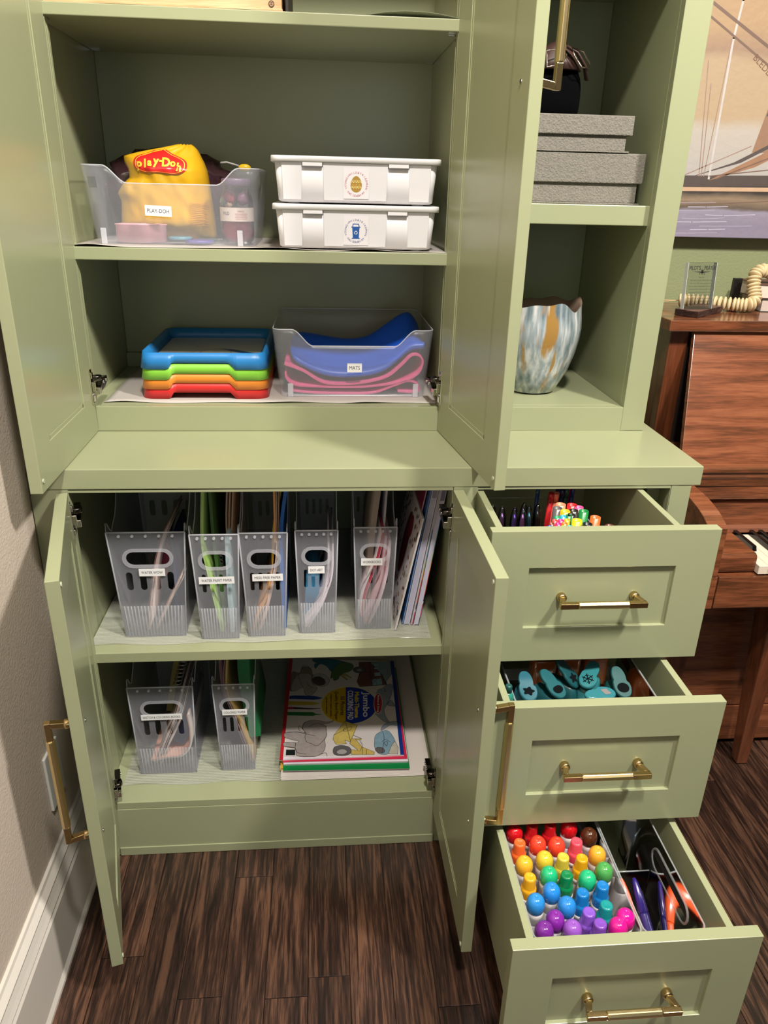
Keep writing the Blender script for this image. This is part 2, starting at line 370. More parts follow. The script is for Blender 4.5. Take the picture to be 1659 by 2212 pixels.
top = tag(obj('countertop', B().box(-.068, 1.2129, -.001, WY - .001, .9125, ZC - .0006), GREEN, loc=(.57, .4, .9125), bevel=.0018),
          'thick sage green countertop ledge between the upper hutch and base cabinet', 'countertop')
ZH = ZC
hu = thing('hutch_cabinet', 'sage green upper hutch with two open doors and open right-hand shelves', 'cabinet', (.56, .5, ZC))
H = lambda name, b, bev=.0015: obj(name, b, GREEN, hu, bevel=bev)
H('side_panel', B().box(-.068, -.0215, YH + .02, WY - .002, ZC, HT)); H('side_panel', B().box(1.1314, 1.1835, YH + .0195, WY - .002, ZC, HT))
H('divider_panel', B().box(.727, .775, YH + .02, YB, ZC, HT))
H('face_frame', B().box(-.068, 0, YH, YH + .02, ZC, HT).box(.72, .775, YH, YH + .02, ZC, HT).box(1.1314, 1.1835, YH, YH + .0195, ZC, HT).box(0, .72, YH, YH + .02, ZC, ZB).box(.775, 1.1314, YH, YH + .02, ZC, ZB).box(0, .72, YH, YH + .02, HT - .06, HT).box(.775, 1.1314, YH, YH + .02, HT - .06, HT), .001)
H('back_panel', B().box(-.0215, 1.1314, YB, YB + .012, ZC, HT))
H('top_panel', B().box(-.068, 1.1835, YH, WY - .002, HT, HT + .03))
H('bottom_deck', B().box(-.0215, .727, YH + .02, YB, ZB - .02, ZB)); H('bottom_deck', B().box(.775, 1.1314, YH + .02, YB, ZB - .02, ZB))
H('shelf', B().box(-.0205, .7265, .2300, YB - .001, 1.2973, 1.3208)); H('shelf', B().box(-.0205, .7265, .2300, YB - .001, 1.6972, 1.7166))
H('shelf', B().box(-.0205, .7265, .2300, YB - .001, 2.08, 2.10))
H('shelf', B().box(.775, 1.1314, .2529, YB - .001, 1.3784, 1.4164)); H('shelf', B().box(.775, 1.1314, .2529, YB - .001, 1.83, 1.868))
H('back_cleat', B().box(-.0215, .7, YB - .012, YB, ZB, ZB + .035))
for yy in (.262, .595):
    for x0, x1 in ((.706, .7268), (-.021, .0)): obj('shelf_pin', B().box(x0, x1, yy - .003, yy + .003, 1.6945, 1.6968), CHROME, hu)
door(hu, 0., YH - .002, .009, -1, .3555, .9535, 2.36, .0714, (1.585, 1.825), (1.05, 2.2))
door(hu, .72, YH - .002, .1376, 1, .3594, .9535, 2.36, .0714, (1.585, 1.825), (1.05, 2.2))

# ================================================================ clear and frosted bins
def bin_shell(x0, x1, y0, y1, z0, z1, taper, dip, r=.02, hole=None, rows=7):
    """open bin whose front rim dips; dip=(xa, xb, depth, blend). Returns a surface for a solidify modifier"""
    def ring(t):
        e = taper * (1 - t)
        return rr(x0 + e, x1 - e, y0 + e, y1 - e, r, 4)
    # densify the perimeter
    def dens(p):
        out = []
        for i in range(len(p)):
            a = p[i]; c = p[(i + 1) % len(p)]; d = math.dist(a, c); n = max(1, int(d / .005))
            out += [(a[0] + (c[0] - a[0]) * k / n, a[1] + (c[1] - a[1]) * k / n) for k in range(n)]
        return out
    topr = ring(1); cnt = [max(1, int(math.dist(topr[i], topr[(i + 1) % len(topr)]) / .005)) for i in range(len(topr))]
    def dn(p): return [(p[i][0] + (p[(i + 1) % len(p)][0] - p[i][0]) * k / cnt[i], p[i][1] + (p[(i + 1) % len(p)][1] - p[i][1]) * k / cnt[i]) for i in range(len(p)) for k in range(cnt[i])]
    T = dn(topr); rings = []
    def zt(p):
        if dip and p[1] < y0 + .012 + taper:
            xa, xb, dz, bl = dip
            a = min(max((p[0] - (xa - bl)) / bl, 0), 1); c = min(max(((xb + bl) - p[0]) / bl, 0), 1); s = min(a, c); s = s * s * (3 - 2 * s)
            return z1 - dz * s
        return z1
    for k in range(rows + 1):
        t = k / rows; rg = dn(ring(t)); rings.append([(rg[i][0], rg[i][1], z0 + (zt(T[i]) - z0) * t) for i in range(len(rg))])
    b = B(); n = len(T); b.v = [Vector(p) for g in rings for p in g]
    for k in range(rows):
        for i in range(n):
            j = (i + 1) % n
            if hole:
                p = rings[k][i]; q = rings[k + 1][j]
                if hole(((p[0] + q[0]) / 2, (p[1] + q[1]) / 2, (p[2] + q[2]) / 2)): continue
            b.f.append([k * n + i, k * n + j, (k + 1) * n + j, (k + 1) * n + i]); b.mi.append(0); b.sm.append(True)
    b.f.append(list(range(n))); b.mi.append(0); b.sm.append(False)
    rim = [Vector(p) for p in rings[-1]]
    return b, rim
def label(parent, s, cx, y, cz, w, h, tw, th, tilt=0.):
    mx = frame((cx, y, cz), (math.cos(tilt), 0, math.sin(tilt)), (-math.sin(tilt), 0, math.cos(tilt)))
    lb = obj('label', B().add([mx @ Vector(p) for p in ((-w/2, -h/2, 0), (w/2, -h/2, 0), (w/2, h/2, 0), (-w/2, h/2, 0), (-w/2, -h/2, .0006), (w/2, -h/2, .0006), (w/2, h/2, .0006), (-w/2, h/2, .0006))],
             [(0, 1, 2, 3), (4, 5, 6, 7), (0, 1, 5, 4), (1, 2, 6, 5), (2, 3, 7, 6), (3, 0, 4, 7)]), LABEL, parent)
    text(s, th, mx @ Matrix.Translation((0, 0, .0008)), INK, lb, width=tw, height=th)
    return lb

# shelf liners
def liner(name, lab, x0, x1, y0, y1, z, mt, wav=.0, ribs=0, curl=0.):
    b = B(); nx = 60 if not ribs else 30; ny = ribs if ribs else 14
    vs = []
    for j in range(ny + 1):
        for i in range(nx + 1):
            u = i / nx; v = j / ny; X = x0 + (x1 - x0) * u; Y = y0 + (y1 - y0) * v
            e = max(0, 1 - v * 7); Z = z + .0008 + wav * e * (.5 + .5 * math.sin(u * 17 + 1.3 * math.sin(u * 9))) ** 2
            if ribs: Z += .0010 * (j % 2)
            if curl: Z += curl * max(0, (u - .78) / .22 * (1 - (u - .78) / .22)) * 4 * max(0, 1 - v * 4) if u > .78 else 0
            vs.append((X, Y + (.003 * math.sin(u * 23) if j == 0 else 0), Z))
    b.add(vs, [(j * (nx + 1) + i, j * (nx + 1) + i + 1, (j + 1) * (nx + 1) + i + 1, (j + 1) * (nx + 1) + i) for j in range(ny) for i in range(nx)], not ribs)
    if ribs: b.mi = [(q // nx) % 2 for q in range(len(b.f))]
    return tag(obj(name, b, mt, loc=(x0, y0, z), solid=.0004), lab, 'liner')
LIN = M('#b5aea8', .45); RIB = [M('#bfc0b6', .25, alpha=.36, spec=.8), M('#8f9488', .2, alpha=.10, spec=.8)]
liner('shelf_liner', 'plain grey liner sheet under the two white bins and the clear bin', -.015, .722, .234, .60, 1.3208, LIN, .004)
liner('shelf_liner', 'plain grey liner sheet under the coloured trays and the mats bin', .010, .722, .262, .61, ZB, LIN, .003)
liner('shelf_liner', 'liner sheet with a curled right corner on the topmost hutch shelf', -.015, .720, .236, .60, 1.7166, M('#8d9278', .4), .0, curl=.009)
liner('ribbed_shelf_liner', 'ribbed clear liner under the row of five file holders', -.018, .700, .045, .60, .5431, RIB, .0015, ribs=210)
liner('ribbed_shelf_liner', 'ribbed clear liner under the two file holders on the lowest deck', .004, .722, .052, .60, .1562, RIB, .0015, ribs=210)

# clear bin with the yellow dough bag
def hand(x0, x1, ya, yb, za, zb):
    return lambda p: (p[0] < x0 or p[0] > x1) and ya < p[1] < yb and za < p[2] < zb
ZS = 1.3222
t = thing('clear_bin', 'frosted bin holding a crinkled yellow bag, on the middle hutch shelf', 'bin', (.18, .40, ZS), )
s, rim = bin_shell(.0111, .3505, .287, .545, ZS, 1.4655, .013, (.098, .268, .031, .045), hole=hand(.03, .335, .33, .395, 1.415, 1.447))
obj('body', s, FROST, t, solid=.0018); obj('rim', B().tube(rim, .0013, 6, closed=True), FROSTE, t)
obj('foot', B().box(.036, .047, .2945, .297, ZS, ZS + .030), FROSTE, t, bevel=.001); obj('foot', B().box(.303, .314, .2945, .297, ZS, ZS + .030), FROSTE, t, bevel=.001)
label(t, 'PLAY-DOH', .1525, .2905, 1.3855, .0510, .0195, .042, .0072, -.03)
# yellow bag
def prof(tab, z):
    for (z0, a, b_), (z1, c, d) in zip(tab[:-1], tab[1:]):
        if z0 <= z <= z1:
            k = (z - z0) / (z1 - z0); return a + (c - a) * k, b_ + (d - b_) * k
    return tab[-1][1:]
TB = [(1.326, .060, .236), (1.331, .049, .249), (1.36, .052, .248), (1.40, .056, .245), (1.415, .050, .243), (1.43, .060, .241), (1.445, .078, .240), (1.46, .077, .238), (1.475, .070, .233), (1.485, .070, .228), (1.494, .110, .224), (1.502, .155, .219), (1.508, .182, .210)]
def bagf(x, z):
    a, c = prof(TB, z); mxx = (a + c) / 2; w = (c - a) / 2; u = max(-1, min(1, (x - mxx) / w))
    d = .055 * (1 - abs(u) ** 2.6) ** .6 * min(1, max(0.02, (z - 1.324) / .035)) ** .5 * min(1, max(.05, (1.512 - z) / .05)) ** .6
    wr = .006 * noise.noise(Vector((x * 22, z * 18, 3))) + .003 * noise.noise(Vector((x * 60, z * 38 + x * 30, 7)))
    return .405 - d + wr * min(1, d / .03)
b = B(); nz = 46; nx = 40; front = []; back = []
for j in range(nz + 1):
    z = 1.326 + (1.508 - 1.326) * j / nz; a, c = prof(TB, z)
    front.append([(a + (c - a) * i / nx, bagf(a + (c - a) * i / nx, z), z + .002 * math.sin(i * .7) * (j / nz)) for i in range(nx + 1)])
    back.append([(p[0], .81 - p[1], p[2]) for p in front[-1]][::-1])
b.loft([f + k for f, k in zip(front, back)], True)
t = thing('dough_bag', 'crinkled yellow vinyl bag with a red oval dough logo inside the frosted bin', 'bag', (.15, .405, 1.326))
YEL = M('#c99a1a', .24, coat=.4, bump=.35, bscale=22)
obj('body', b, YEL, t)
RED = M('#c0201f', .3); DY = M('#e0b83c', .35)
def onbag(cx, cz, rot=0., dy=-.0025):
    ca, sa = math.cos(rot), math.sin(rot)
    def f(p):
        x = cx + p[0] * ca - p[1] * sa; z = cz + p[0] * sa + p[1] * ca; return Vector((x, bagf(x, z) + dy - p[2], z))
    return f
def blob(rx, ry, s=1.):
    o = []
    for k in range(60):
        a = 2 * math.pi * k / 60; x = math.cos(a); z = math.sin(a); h = ry * (1 + .55 * math.exp(-(x / .35) ** 2)) if z > 0 else ry * (1 - .25 * math.exp(-(x / .5) ** 2))
        o.append((rx * x * s, h * (abs(z) ** .75) * (1 if z > 0 else -1) * s))
    return o
def fanpoly(o, f, n=8, lift=0):
    b = B(); c = [(0, 0)] * len(o)
    for k in range(n):
        a0, a1 = k / n, (k + 1) / n
        for i in range(len(o)):
            p, q = o[i], o[(i + 1) % len(o)]
            vs = [f((p[0] * a0, p[1] * a0, lift)), f((p[0] * a1, p[1] * a1, lift)), f((q[0] * a1, q[1] * a1, lift)), f((q[0] * a0, q[1] * a0, lift))]
            b.add(vs, [(0, 1, 2, 3)], True)
    return b
f = onbag(.1505, 1.4705, -.04)
lg = obj('logo', fanpoly(blob(.0535, .0205), f), RED, t)
def ringp(s0, s1):
    b = B(); o0 = blob(.0535, .0205, s0); o1 = blob(.0535, .0205, s1)
    for i in range(60):
        j = (i + 1) % 60; b.add([f((*o0[i], .0006)), f((*o1[i], .0006)), f((*o1[j], .0006)), f((*o0[j], .0006))], [(0, 1, 2, 3)])
    return b
obj('logo_outline', ringp(.90, .93), DY, lg)
for ch, px, pz, sz, rt in (('P', -.040, -.004, .020, -.1), ('l', -.0285, .0015, .019, -.05), ('a', -.019, .0015, .017, 0), ('y', -.0065, .002, .019, 0), ('-', .003, .006, .016, 0), ('D', .0135, .004, .020, 0), ('o', .0265, .001, .017, .05), ('h', .0385, -.0045, .019, .15)):
    g = onbag(.1505 + px, 1.4705 + pz, -.04 - rt, -.0038); text(ch, sz * 1.12, None, DY, lg, fn=g, bold=.0009)
b = B()
for k in range(12): strip(b, [(-.018, .022 - k * .0037), (.012 + .006 * R.random(), .022 - k * .0037)], .0010, Matrix.Identity(4))
g = onbag(.222, 1.377, -.03, -.006)
for i, v in enumerate(b.v): b.v[i] = g(v)
obj('small_print', b, M('#b8792c', .5), t)
# dark crinkled bag behind
def lump(cx, cy, cz, rx, ry, rz, seed, amp=.25, fr=2.2, n=20, m=14):
    b = B(); rings = []
    for j in range(1, m):
        th = math.pi * j / m; rings.append([])
        for i in range(n):
            ph = 2 * math.pi * i / n; d = Vector((math.sin(th) * math.cos(ph), math.sin(th) * math.sin(ph), math.cos(th)))
            k = 1 + amp * noise.noise(d * fr + Vector((seed, 0, 0))) + amp * .5 * noise.noise(d * fr * 2.7 + Vector((0, seed, 0)))
            rings[-1].append((cx + d.x * rx * k, cy + d.y * ry * k, cz + d.z * rz * k))
    return b.loft(rings, True)
tag(obj('crumpled_bag', lump(.15, .48, 1.425, .135, .035, .074, 3, .22, 2.5, 40, 26), M('#3b2329', .14, coat=.6, bump=.4, bscale=60), loc=(.15, .48, 1.33)), 'dark shiny crumpled plastic bag behind the yellow bag', 'bag')
b = B().tube([(.262, .43, 1.478), (.275, .43, 1.4795), (.289, .43, 1.476), (.3, .43, 1.473)], .0018, 6)
t = thing('hair_clip', 'yellow teardrop charm on a clear beaded strand above the frosted bin', 'charm', (.29, .43, 1.47))
obj('strand', b, M('#c9c6c9', .1, alpha=.7), t)
obj('charm', lump(.312, .43, 1.470, .013, .006, .007, 1, .08), M('#d8b417', .3), t)
t = thing('cookie_cutter', 'pale pink wavy plastic cutter in the front left of the frosted bin', 'cutter', (.107, .325, ZS + .003))
o = []
for k in range(96):
    a = 2 * math.pi * k / 96; r = 1 + .11 * math.cos(5 * a + .5); o.append((.107 + .0455 * r * math.cos(a), .329 + .0235 * r * math.sin(a)))
b = B().loft([at(o, ZS + .003), at(o, ZS + .036), at([(.107 + (x - .107) * 1.05, .329 + (y - .329) * 1.08) for x, y in o], ZS + .0375)], cap0=False, cap1=False)
obj('wall', b, M('#dba6b1', .45), t, solid=.0016)
t = thing('dough_jar', 'clear jar of pink dough with a white paper band, right end of the frosted bin', 'jar', (.300, .345, ZS + .003))
jx, jy = .300, .345
obj('dough', lump(jx, jy, ZS + .027, .030, .029, .026, 5, .10, 2.6, 28, 18), M('#d8586e', .55, bump=.3, bscale=60), t)
obj('glass', B().lathe([(.025, .003), (.032, .010), (.0335, .03), (.0335, .078), (.031, .092), (.026, .102), (.026, .112)], (jx, jy, ZS), 28, cap=False), CLEAR, t)
obj('lid', B().lathe([(.029, .112), (.029, .124), (.027, .126)], (jx, jy, ZS), 28), M('#6f5a78', .3, alpha=.7), t)
nseg = 20; b = B()
for k in range(nseg):
    a0 = math.pi * (1.0 + k / nseg); a1 = math.pi * (1.0 + (k + 1) / nseg); q = .0342
    b.add([(jx + q * math.cos(a0), jy + q * math.sin(a0), ZS + .046), (jx + q * math.cos(a1), jy + q * math.sin(a1), ZS + .046), (jx + q * math.cos(a1), jy + q * math.sin(a1), ZS + .072), (jx + q * math.cos(a0), jy + q * math.sin(a0), ZS + .072)], [(0, 1, 2, 3)], True)
band = obj('band', b, M('#d8c9c2', .6), t)
cyl = lambda cx, cz: (lambda p: Vector((jx + .0346 * math.sin((cx + p[0]) / .0346), jy - .0346 * math.cos((cx + p[0]) / .0346), cz + p[1])))
text('WILD', .009, None, M('#5d5457', .6), band, fn=cyl(-.021, ZS + .061), width=.017)
text('WARNING', .004, None, M('#b3404a', .6), band, fn=cyl(.011, ZS + .065), width=.014)
for k in range(4): text('CHOKING HAZARD SMALL', .003, None, M('#b3404a', .6), band, fn=cyl(.012, ZS + .060 - k * .0032), width=.026 - .003 * (k % 2))
for i, (c, px, pz, r, nm) in enumerate((('#b8325a', .286, .089, .011, 'pink'), ('#6f9c92', .277, .083, .009, 'green'), ('#c9a78c', .284, .077, .008, 'tan'), ('#8e5a7c', .314, .088, .012, 'plum'))):
    tag(obj('craft_charm', lump(px, jy - .008, ZS + pz, r, r * .8, r, i + 9, .25, 3), M(c, .4), loc=(px, jy, ZS + pz - r)), nm + ' craft trinket inside the top of the dough jar', 'trinket')
for c, px, py, r, lab in (('#58899c', .185, .325, .024, 'light blue'), ('#4a3f94', .222, .330, .030, 'violet'), ('#3b6f5a', .235, .37, .02, 'green')):
    tag(obj('round_lid', B().lathe([(r * .95, 0), (r, .002), (r, .005), (r * .9, .006)], (px, py, ZS + .003 + (.006 if r == .024 else 0)), 24), M(c, .35), loc=(px, py, ZS + .003)), lab + ' flat round lid lying under the yellow bag', 'lid')

# white lidded bins
def wbin(z, logo, tint, lab, dx):
    t = thing('white_bin', lab, 'bin', (.54, .35, z))
    x0, x1, y0, y1, h = .3835 + dx, .6965 + dx, .238, .47, .0835
    W_ = lambda k, zz: at(rr(x0 + .0065 * (1 - k), x1 - .0065 * (1 - k), y0 + .0065 * (1 - k), y1 - .0065 * (1 - k), .014, 4), zz)
    b = B().loft([W_(-.8, z + .0025), W_(0, z + .006), W_(.9, z + h - .009)])
    obj('body', b, WHITEP, t)
    rim = B().loft([at(rr(x0 - .006, x1 + .006, y0 - .0065, y1 + .006, .016, 4), zz) for zz in (z + h - .0105, z + h - .0015)] + [at(rr(x0 - .005, x1 + .005, y0 - .0055, y1 + .005, .015, 4), z + h)])
    obj('lid', rim, WHITEP, t)
    f = lambda zz: y0 + .0065 * (1 - (zz - z) / h)
    for xa, xb, th in ((x0 + .014, .436 + dx, .0022), (.4755 + dx, .5995 + dx, .0032), (.640 + dx, x1 - .014, .0022)):
        b = B(); za, zb = z + .007, z + h - .0108
        k = .0018
        b.add([(xa + k, f(za) - th, za), (xb - k, f(za) - th, za), (xb, f(zb) - th, zb), (xa, f(zb) - th, zb), (xa + k, f(za) + .001, za), (xb - k, f(za) + .001, za), (xb, f(zb) + .001, zb), (xa, f(zb) + .001, zb)],
              [(0, 1, 2, 3), (0, 4, 5, 1), (1, 5, 6, 2), (2, 6, 7, 3), (3, 7, 4, 0)])
        obj('raised_panel', b, WHITEP, t, bevel=.0008)
    for xa, xb in ((.437 + dx, .4745 + dx), (.6005 + dx, .639 + dx)):
        obj('latch_tab', B().box(xa, xb, y0 - .006, y0 - .001, z + h - .0175, z + h - .009), WHITEP, t, bevel=.001)
    for fx in (x0 + .035, x1 - .035): obj('foot', B().lathe([(.012, 0), (.012, .003)], (fx, y0 + .03, z), 16), WHITEP, t)
    cx, cz = .539 + dx, z + .0365; yy = f(cz) - .0040
    mx = frame((cx, yy, cz), (1, 0, 0), (0, f(z + .05) - f(z + .04), .01))
    st = obj('sticker', B().add([mx @ Vector(p) for p in ((-.0245, -.026, 0), (.0245, -.026, 0), (.0245, .027, 0), (-.0245, .027, 0))], [(0, 1, 2, 3)]), M('#e3dfe3', .25), t, solid=.0003)
    ink = M(tint, .6)
    word = 'YOUNG+WILD&FRIEDMAN·BY·FAC·DOUGH·Y'
    top_ = 'YOUNG+WILD&FRIEDMAN·'; bot = 'YN·DOUGH·FAC·'
    for s_, a0, a1 in (('YOUNG+WILD&FRIEDMAN', 200, -20),):
        for i, ch in enumerate(s_):
            a = math.radians(a0 + (a1 - a0) * i / (len(s_) - 1)); r = .0205
            text(ch, .0052, mx @ Matrix.Translation((r * math.cos(a), r * math.sin(a), .0005)) @ Matrix.Rotation(a - math.pi / 2, 4, 'Z'), ink, st)
    for i, ch in enumerate('·YR·HGUOD·CAF·'):
        a = math.radians(-30 - 120 * (i + .5) / 14)
        text(ch, .0052, mx @ Matrix.Translation((.0205 * math.cos(a), .0205 * math.sin(a), .0005)) @ Matrix.Rotation(a + math.pi / 2, 4, 'Z'), ink, st)
    A = lambda pts, m_, lift, nm: obj(nm, B().add([mx @ Vector((p[0], p[1], lift)) for p in pts], [list(range(len(pts)))]), m_, st)
    if logo == 'egg':
        e = [(.0108 * math.cos(k * math.pi / 16) * (1 - .16 * math.sin(k * math.pi / 16)), .0145 * math.sin(k * math.pi / 16)) for k in range(32)]
        A(e, M('#a8853a', .5), .0004, 'egg_print')
        for yy_, c in ((.004, '#e3cf86'), (-.006, '#e3cf86')):
            w_ = .0098; p = B()
            for k in range(9): xk = -w_ + k * w_ / 4.0; p.add([mx @ Vector(q) for q in ((xk - .0009, yy_ - .0014 + .001 * (k % 2), .0006), (xk + .0009, yy_ - .0014 + .001 * (k % 2), .0006), (xk + .0009, yy_ + .0006 + .001 * (k % 2), .0006), (xk - .0009, yy_ + .0006 + .001 * (k % 2), .0006))], [(0, 1, 2, 3)])
            p.add([mx @ Vector(q) for q in ((-w_, yy_ + .0022, .0006), (w_, yy_ + .0022, .0006), (w_, yy_ + .0028, .0006), (-w_, yy_ + .0028, .0006))], [(0, 1, 2, 3)]); o_ = obj('egg_pattern', p, M(c, .5), st); o_['kind'] = 'stuff'
        for xk in (-.006, 0, .006): A([(xk + .0012 * math.cos(k * math.pi / 3), -.001 + .0012 * math.sin(k * math.pi / 3)) for k in range(6)], M('#d9a24c', .5), .0006, 'egg_dot')
    else:
        bl = M('#24549c', .5)
        A([(-.0072, .0062), (-.0058, -.0135), (.0058, -.0135), (.0072, .0062)], bl, .0004, 'bin_print'); A([(-.0088, .0062), (.0088, .0062), (.0088, .0080), (-.0088, .0080)], bl, .0005, 'bin_print')
        A([(-.0080, -.0145), (.0080, -.0145), (.0080, -.0128), (-.0080, -.0128)], bl, .0005, 'bin_print')
        for q in ([(-.0072, .008), (-.0056, .008), (-.0045, .0125), (-.0060, .0135)], [(.0072, .008), (.0056, .008), (.0045, .0125), (.0060, .0135)], [(-.0060, .0135), (.0060, .0135), (.0045, .0120), (-.0045, .0120)]): A(q, bl, .0004, 'bin_print')
        for k in range(3):
            a = math.radians(90 + 120 * k); w_ = B()
            pts = [(.0028 * math.cos(a + d), -.003 + .0028 * math.sin(a + d)) for d in (-.75, -.2, .3, .7)]
            strip(w_, pts, .0014, mx, .0007); obj('recycle_arrow', w_, M('#e8e8ee', .5), st)
    return t
wbin(1.3222, 'bin', '#2c3d86', 'lower of two stacked white bins, sticker with a blue trash can', 0)
wbin(1.4060, 'egg', '#b0476a', 'upper of two stacked white bins, sticker with a gold patterned egg', 0)

# stacked trays
def tray(z, c, lab, paper=False, dx=0.):
    t = thing('art_tray', lab, 'tray', (.217, .45, z))
    x0, x1, y0, y1 = .0815 + dx, .3535 + dx, .290, .608; h = .0345
    R0 = rr(x0, x1, y0, y1, .026, 5); R1 = rr(x0 + .006, x1 - .006, y0 + .004, y1 - .004, .024, 5); R2 = rr(x0 + .0095, x1 - .0095, y0 + .0075, y1 - .0075, .022, 5); R3 = rr(x0 + .022, x1 - .022, y0 + .022, y1 - .022, .018, 5)
    na, nb = .152 + dx, .272 + dx
    def dn(p, ref=R0):
        out = []
        for i in range(len(p)):
            a = p[i]; c_ = p[(i + 1) % len(p)]; n = max(1, int(math.dist(ref[i], ref[(i + 1) % len(ref)]) / .006))
            out += [(a[0] + (c_[0] - a[0]) * k / n, a[1] + (c_[1] - a[1]) * k / n) for k in range(n)]
        return out
    D0, D1 = dn(R0), dn(R1); n = len(D0); b = B()
    def zlow(p):
        if p[1] < y0 + .005:
            s = max(0, min(1, (p[0] - na + .008) / .010, (nb + .008 - p[0]) / .010)); return z + .0140 * (1 - (1 - s) ** 2) ** .5
        return z
    q = [(p[0] + (r_[0] - p[0]) * (zlow(p) - z) / h, p[1] + (r_[1] - p[1]) * (zlow(p) - z) / h, zlow(p)) for p, r_ in zip(D0, D1)]
    b.loft([q, at(D1, z + h), at(dn(R2), z + h), at(dn(R3), z + h - .022)], cap0=False, cap1=False)
    obj('rim', b, M(c, .38), t, solid=-.0016)
    obj('floor', B().loft([at(R3, z + h - .0222), at(R3, z + h - .0212)]), M(c, .4) if not paper else M('#bcb8b5', .22), t)
    # lip inside the handle notch
    obj('handle_lip', B().box(na - .006, nb + .006, y0 + .0035, y0 + .010, z + .0128, z + .0145), M(c, .4), t)
    return t
T0 = ZB + .0018
tray(T0, '#c22523', 'red art tray at the bottom of the stack of four')
tray(T0 + .0205, '#d9812a', 'orange art tray, second from the bottom of the stack')
tray(T0 + .0410, '#7fbf3c', 'lime green art tray, third from the bottom of the stack')
bt = tray(T0 + .0640, '#2277b8', 'blue art tray on top of the stack with a scribbled grey board', True)
zb = T0 + .0640 + .0345 - .0208; b = B()
for k in range(30):
    a = 2 * math.pi * k / 30; a1 = 2 * math.pi * (k + 1) / 30
    strip(b, [(.230 + .035 * math.cos(a), .40 + .045 * math.sin(a)), (.230 + .035 * math.cos(a1), .40 + .045 * math.sin(a1))], .0012, Matrix.Identity(4), zb)
strip(b, [(.165, .345), (.167, .375), (.175, .40), (.185, .42)], .0012, Matrix.Identity(4), zb)
obj('marker_line', b, M('#3a3f4a', .4), bt)
obj('marker_scribble', B().add([(x, y, zb + .0002) for x, y in ((.238, .447), (.262, .443), (.285, .425), (.312, .405), (.322, .400), (.318, .392), (.300, .395), (.275, .410), (.255, .430))], [list(range(9))]), M('#164a78', .4), bt)
for x, y in ((.18, .47), (.21, .60), (.225, .585)): obj('marker_dot', B().add([(x + .003 * math.cos(k), y + .004 * math.sin(k), zb + .0002 if y < .5 else zb + .012) for k in range(6)], [list(range(6))]), M('#1c2a38', .4), bt)

# mats bin
ZM = ZB + .0018
t = thing('clear_bin', 'frosted bin labelled MATS with rolled blue and pink mats', 'bin', (.54, .45, ZM))
s, rim = bin_shell(.3664, .7115, .300, .605, ZM, 1.1565, .013, (.452, .628, .0345, .045), r=.018)
obj('body', s, FROST, t, solid=.0018); obj('rim', B().tube(rim, .0013, 6, closed=True), FROSTE, t)
for fx in (.395, .672): obj('foot', B().box(fx, fx + .012, .3085, .311, ZM, ZM + .030), FROSTE, t, bevel=.001)
label(t, 'MATS', .5415, .3035, 1.0745, .0320, .0195, .023, .0085)
def sheet(name, path, y0, y1, th, mt, lab, ny=8, loc=None, wob=0.):
    b = B(); P = [Vector((p[0], 0, p[1])) for p in path]
    # smooth the path (Catmull-Rom)
    S = []
    for i in range(len(P) - 1):
        a = P[max(0, i - 1)]; p = P[i]; q = P[i + 1]; d = P[min(len(P) - 1, i + 2)]
        for k in range(6):
            u = k / 6; S.append(.5 * ((2 * p) + (q - a) * u + (2 * a - 5 * p + 4 * q - d) * u * u + (3 * p - a - 3 * q + d) * u ** 3))
    S.append(P[-1]); n = len(S); rings = []
    for j in range(ny + 1):
        y = y0 + (y1 - y0) * j / ny; up = []; dn_ = []
        for i, p in enumerate(S):
            tg = (S[min(n - 1, i + 1)] - S[max(0, i - 1)]).normalized(); nn = Vector((-tg.z, 0, tg.x)); w = wob * math.sin(j * .9 + i * .15)
            up.append((p.x + nn.x * th / 2, y, p.z + nn.z * th / 2 + w)); dn_.append((p.x - nn.x * th / 2, y, p.z - nn.z * th / 2 + w))
        rings.append(up + dn_[::-1])
    return b.loft(rings, True)
tag(obj('rolled_mat', sheet('m', [(.388, 1.078), (.43, 1.062), (.475, 1.0365), (.54, 1.0345), (.609, 1.048), (.645, 1.075), (.668, 1.098), (.687, 1.097), (.694, 1.083), (.684, 1.058), (.65, 1.040), (.59, 1.030), (.54, 1.027), (.45, 1.028), (.41, 1.032), (.393, 1.045), (.390, 1.060)], .322, .595, .0035, None, '')
    , M('#d65489', .5), loc=(.54, .45, ZM + .003)), 'pink silicone mat folded with a loop at the right inside the MATS bin', 'mat')
tag(obj('rolled_mat', sheet('m', [(.400, 1.019), (.45, 1.014), (.52, 1.0125), (.585, 1.0145), (.632, 1.031), (.662, 1.041), (.682, 1.036), (.688, 1.022), (.676, 1.016), (.64, 1.018)], .322, .58, .0035, None, '')
    , M('#d65489', .5), loc=(.54, .45, ZM + .003)), 'second pink mat lying flat at the bottom of the MATS bin', 'mat')
b = B(); rings = []
tabf = [(.398, 1.085, 1.124), (.425, 1.068, 1.1275), (.476, 1.042, 1.1175), (.54, 1.041, 1.108), (.584, 1.047, 1.1185), (.61, 1.056, 1.139), (.638, 1.078, 1.1585), (.664, 1.104, 1.176), (.680, 1.106, 1.172), (.696, 1.107, 1.150), (.700, 1.11, 1.125)]
for x, zl, zu in tabf:
    rings.append([(x, .330, zl + .004), (x, .345, zl), (x, .44, zl), (x, .47, zl + .02), (x, .472, zu - .006), (x, .462, zu), (x, .44, zu - .004), (x, .40, zu - .018 + (zl - zu) * .25), (x, .36, zl + (zu - zl) * .35), (x, .332, zl + .02)])
o = tag(obj('rolled_mat', b.loft(rings, True), M('#1752c4', .42), loc=(.55, .40, 1.03), sub=2), 'glossy blue mat bunched up high over the pink mats', 'mat')

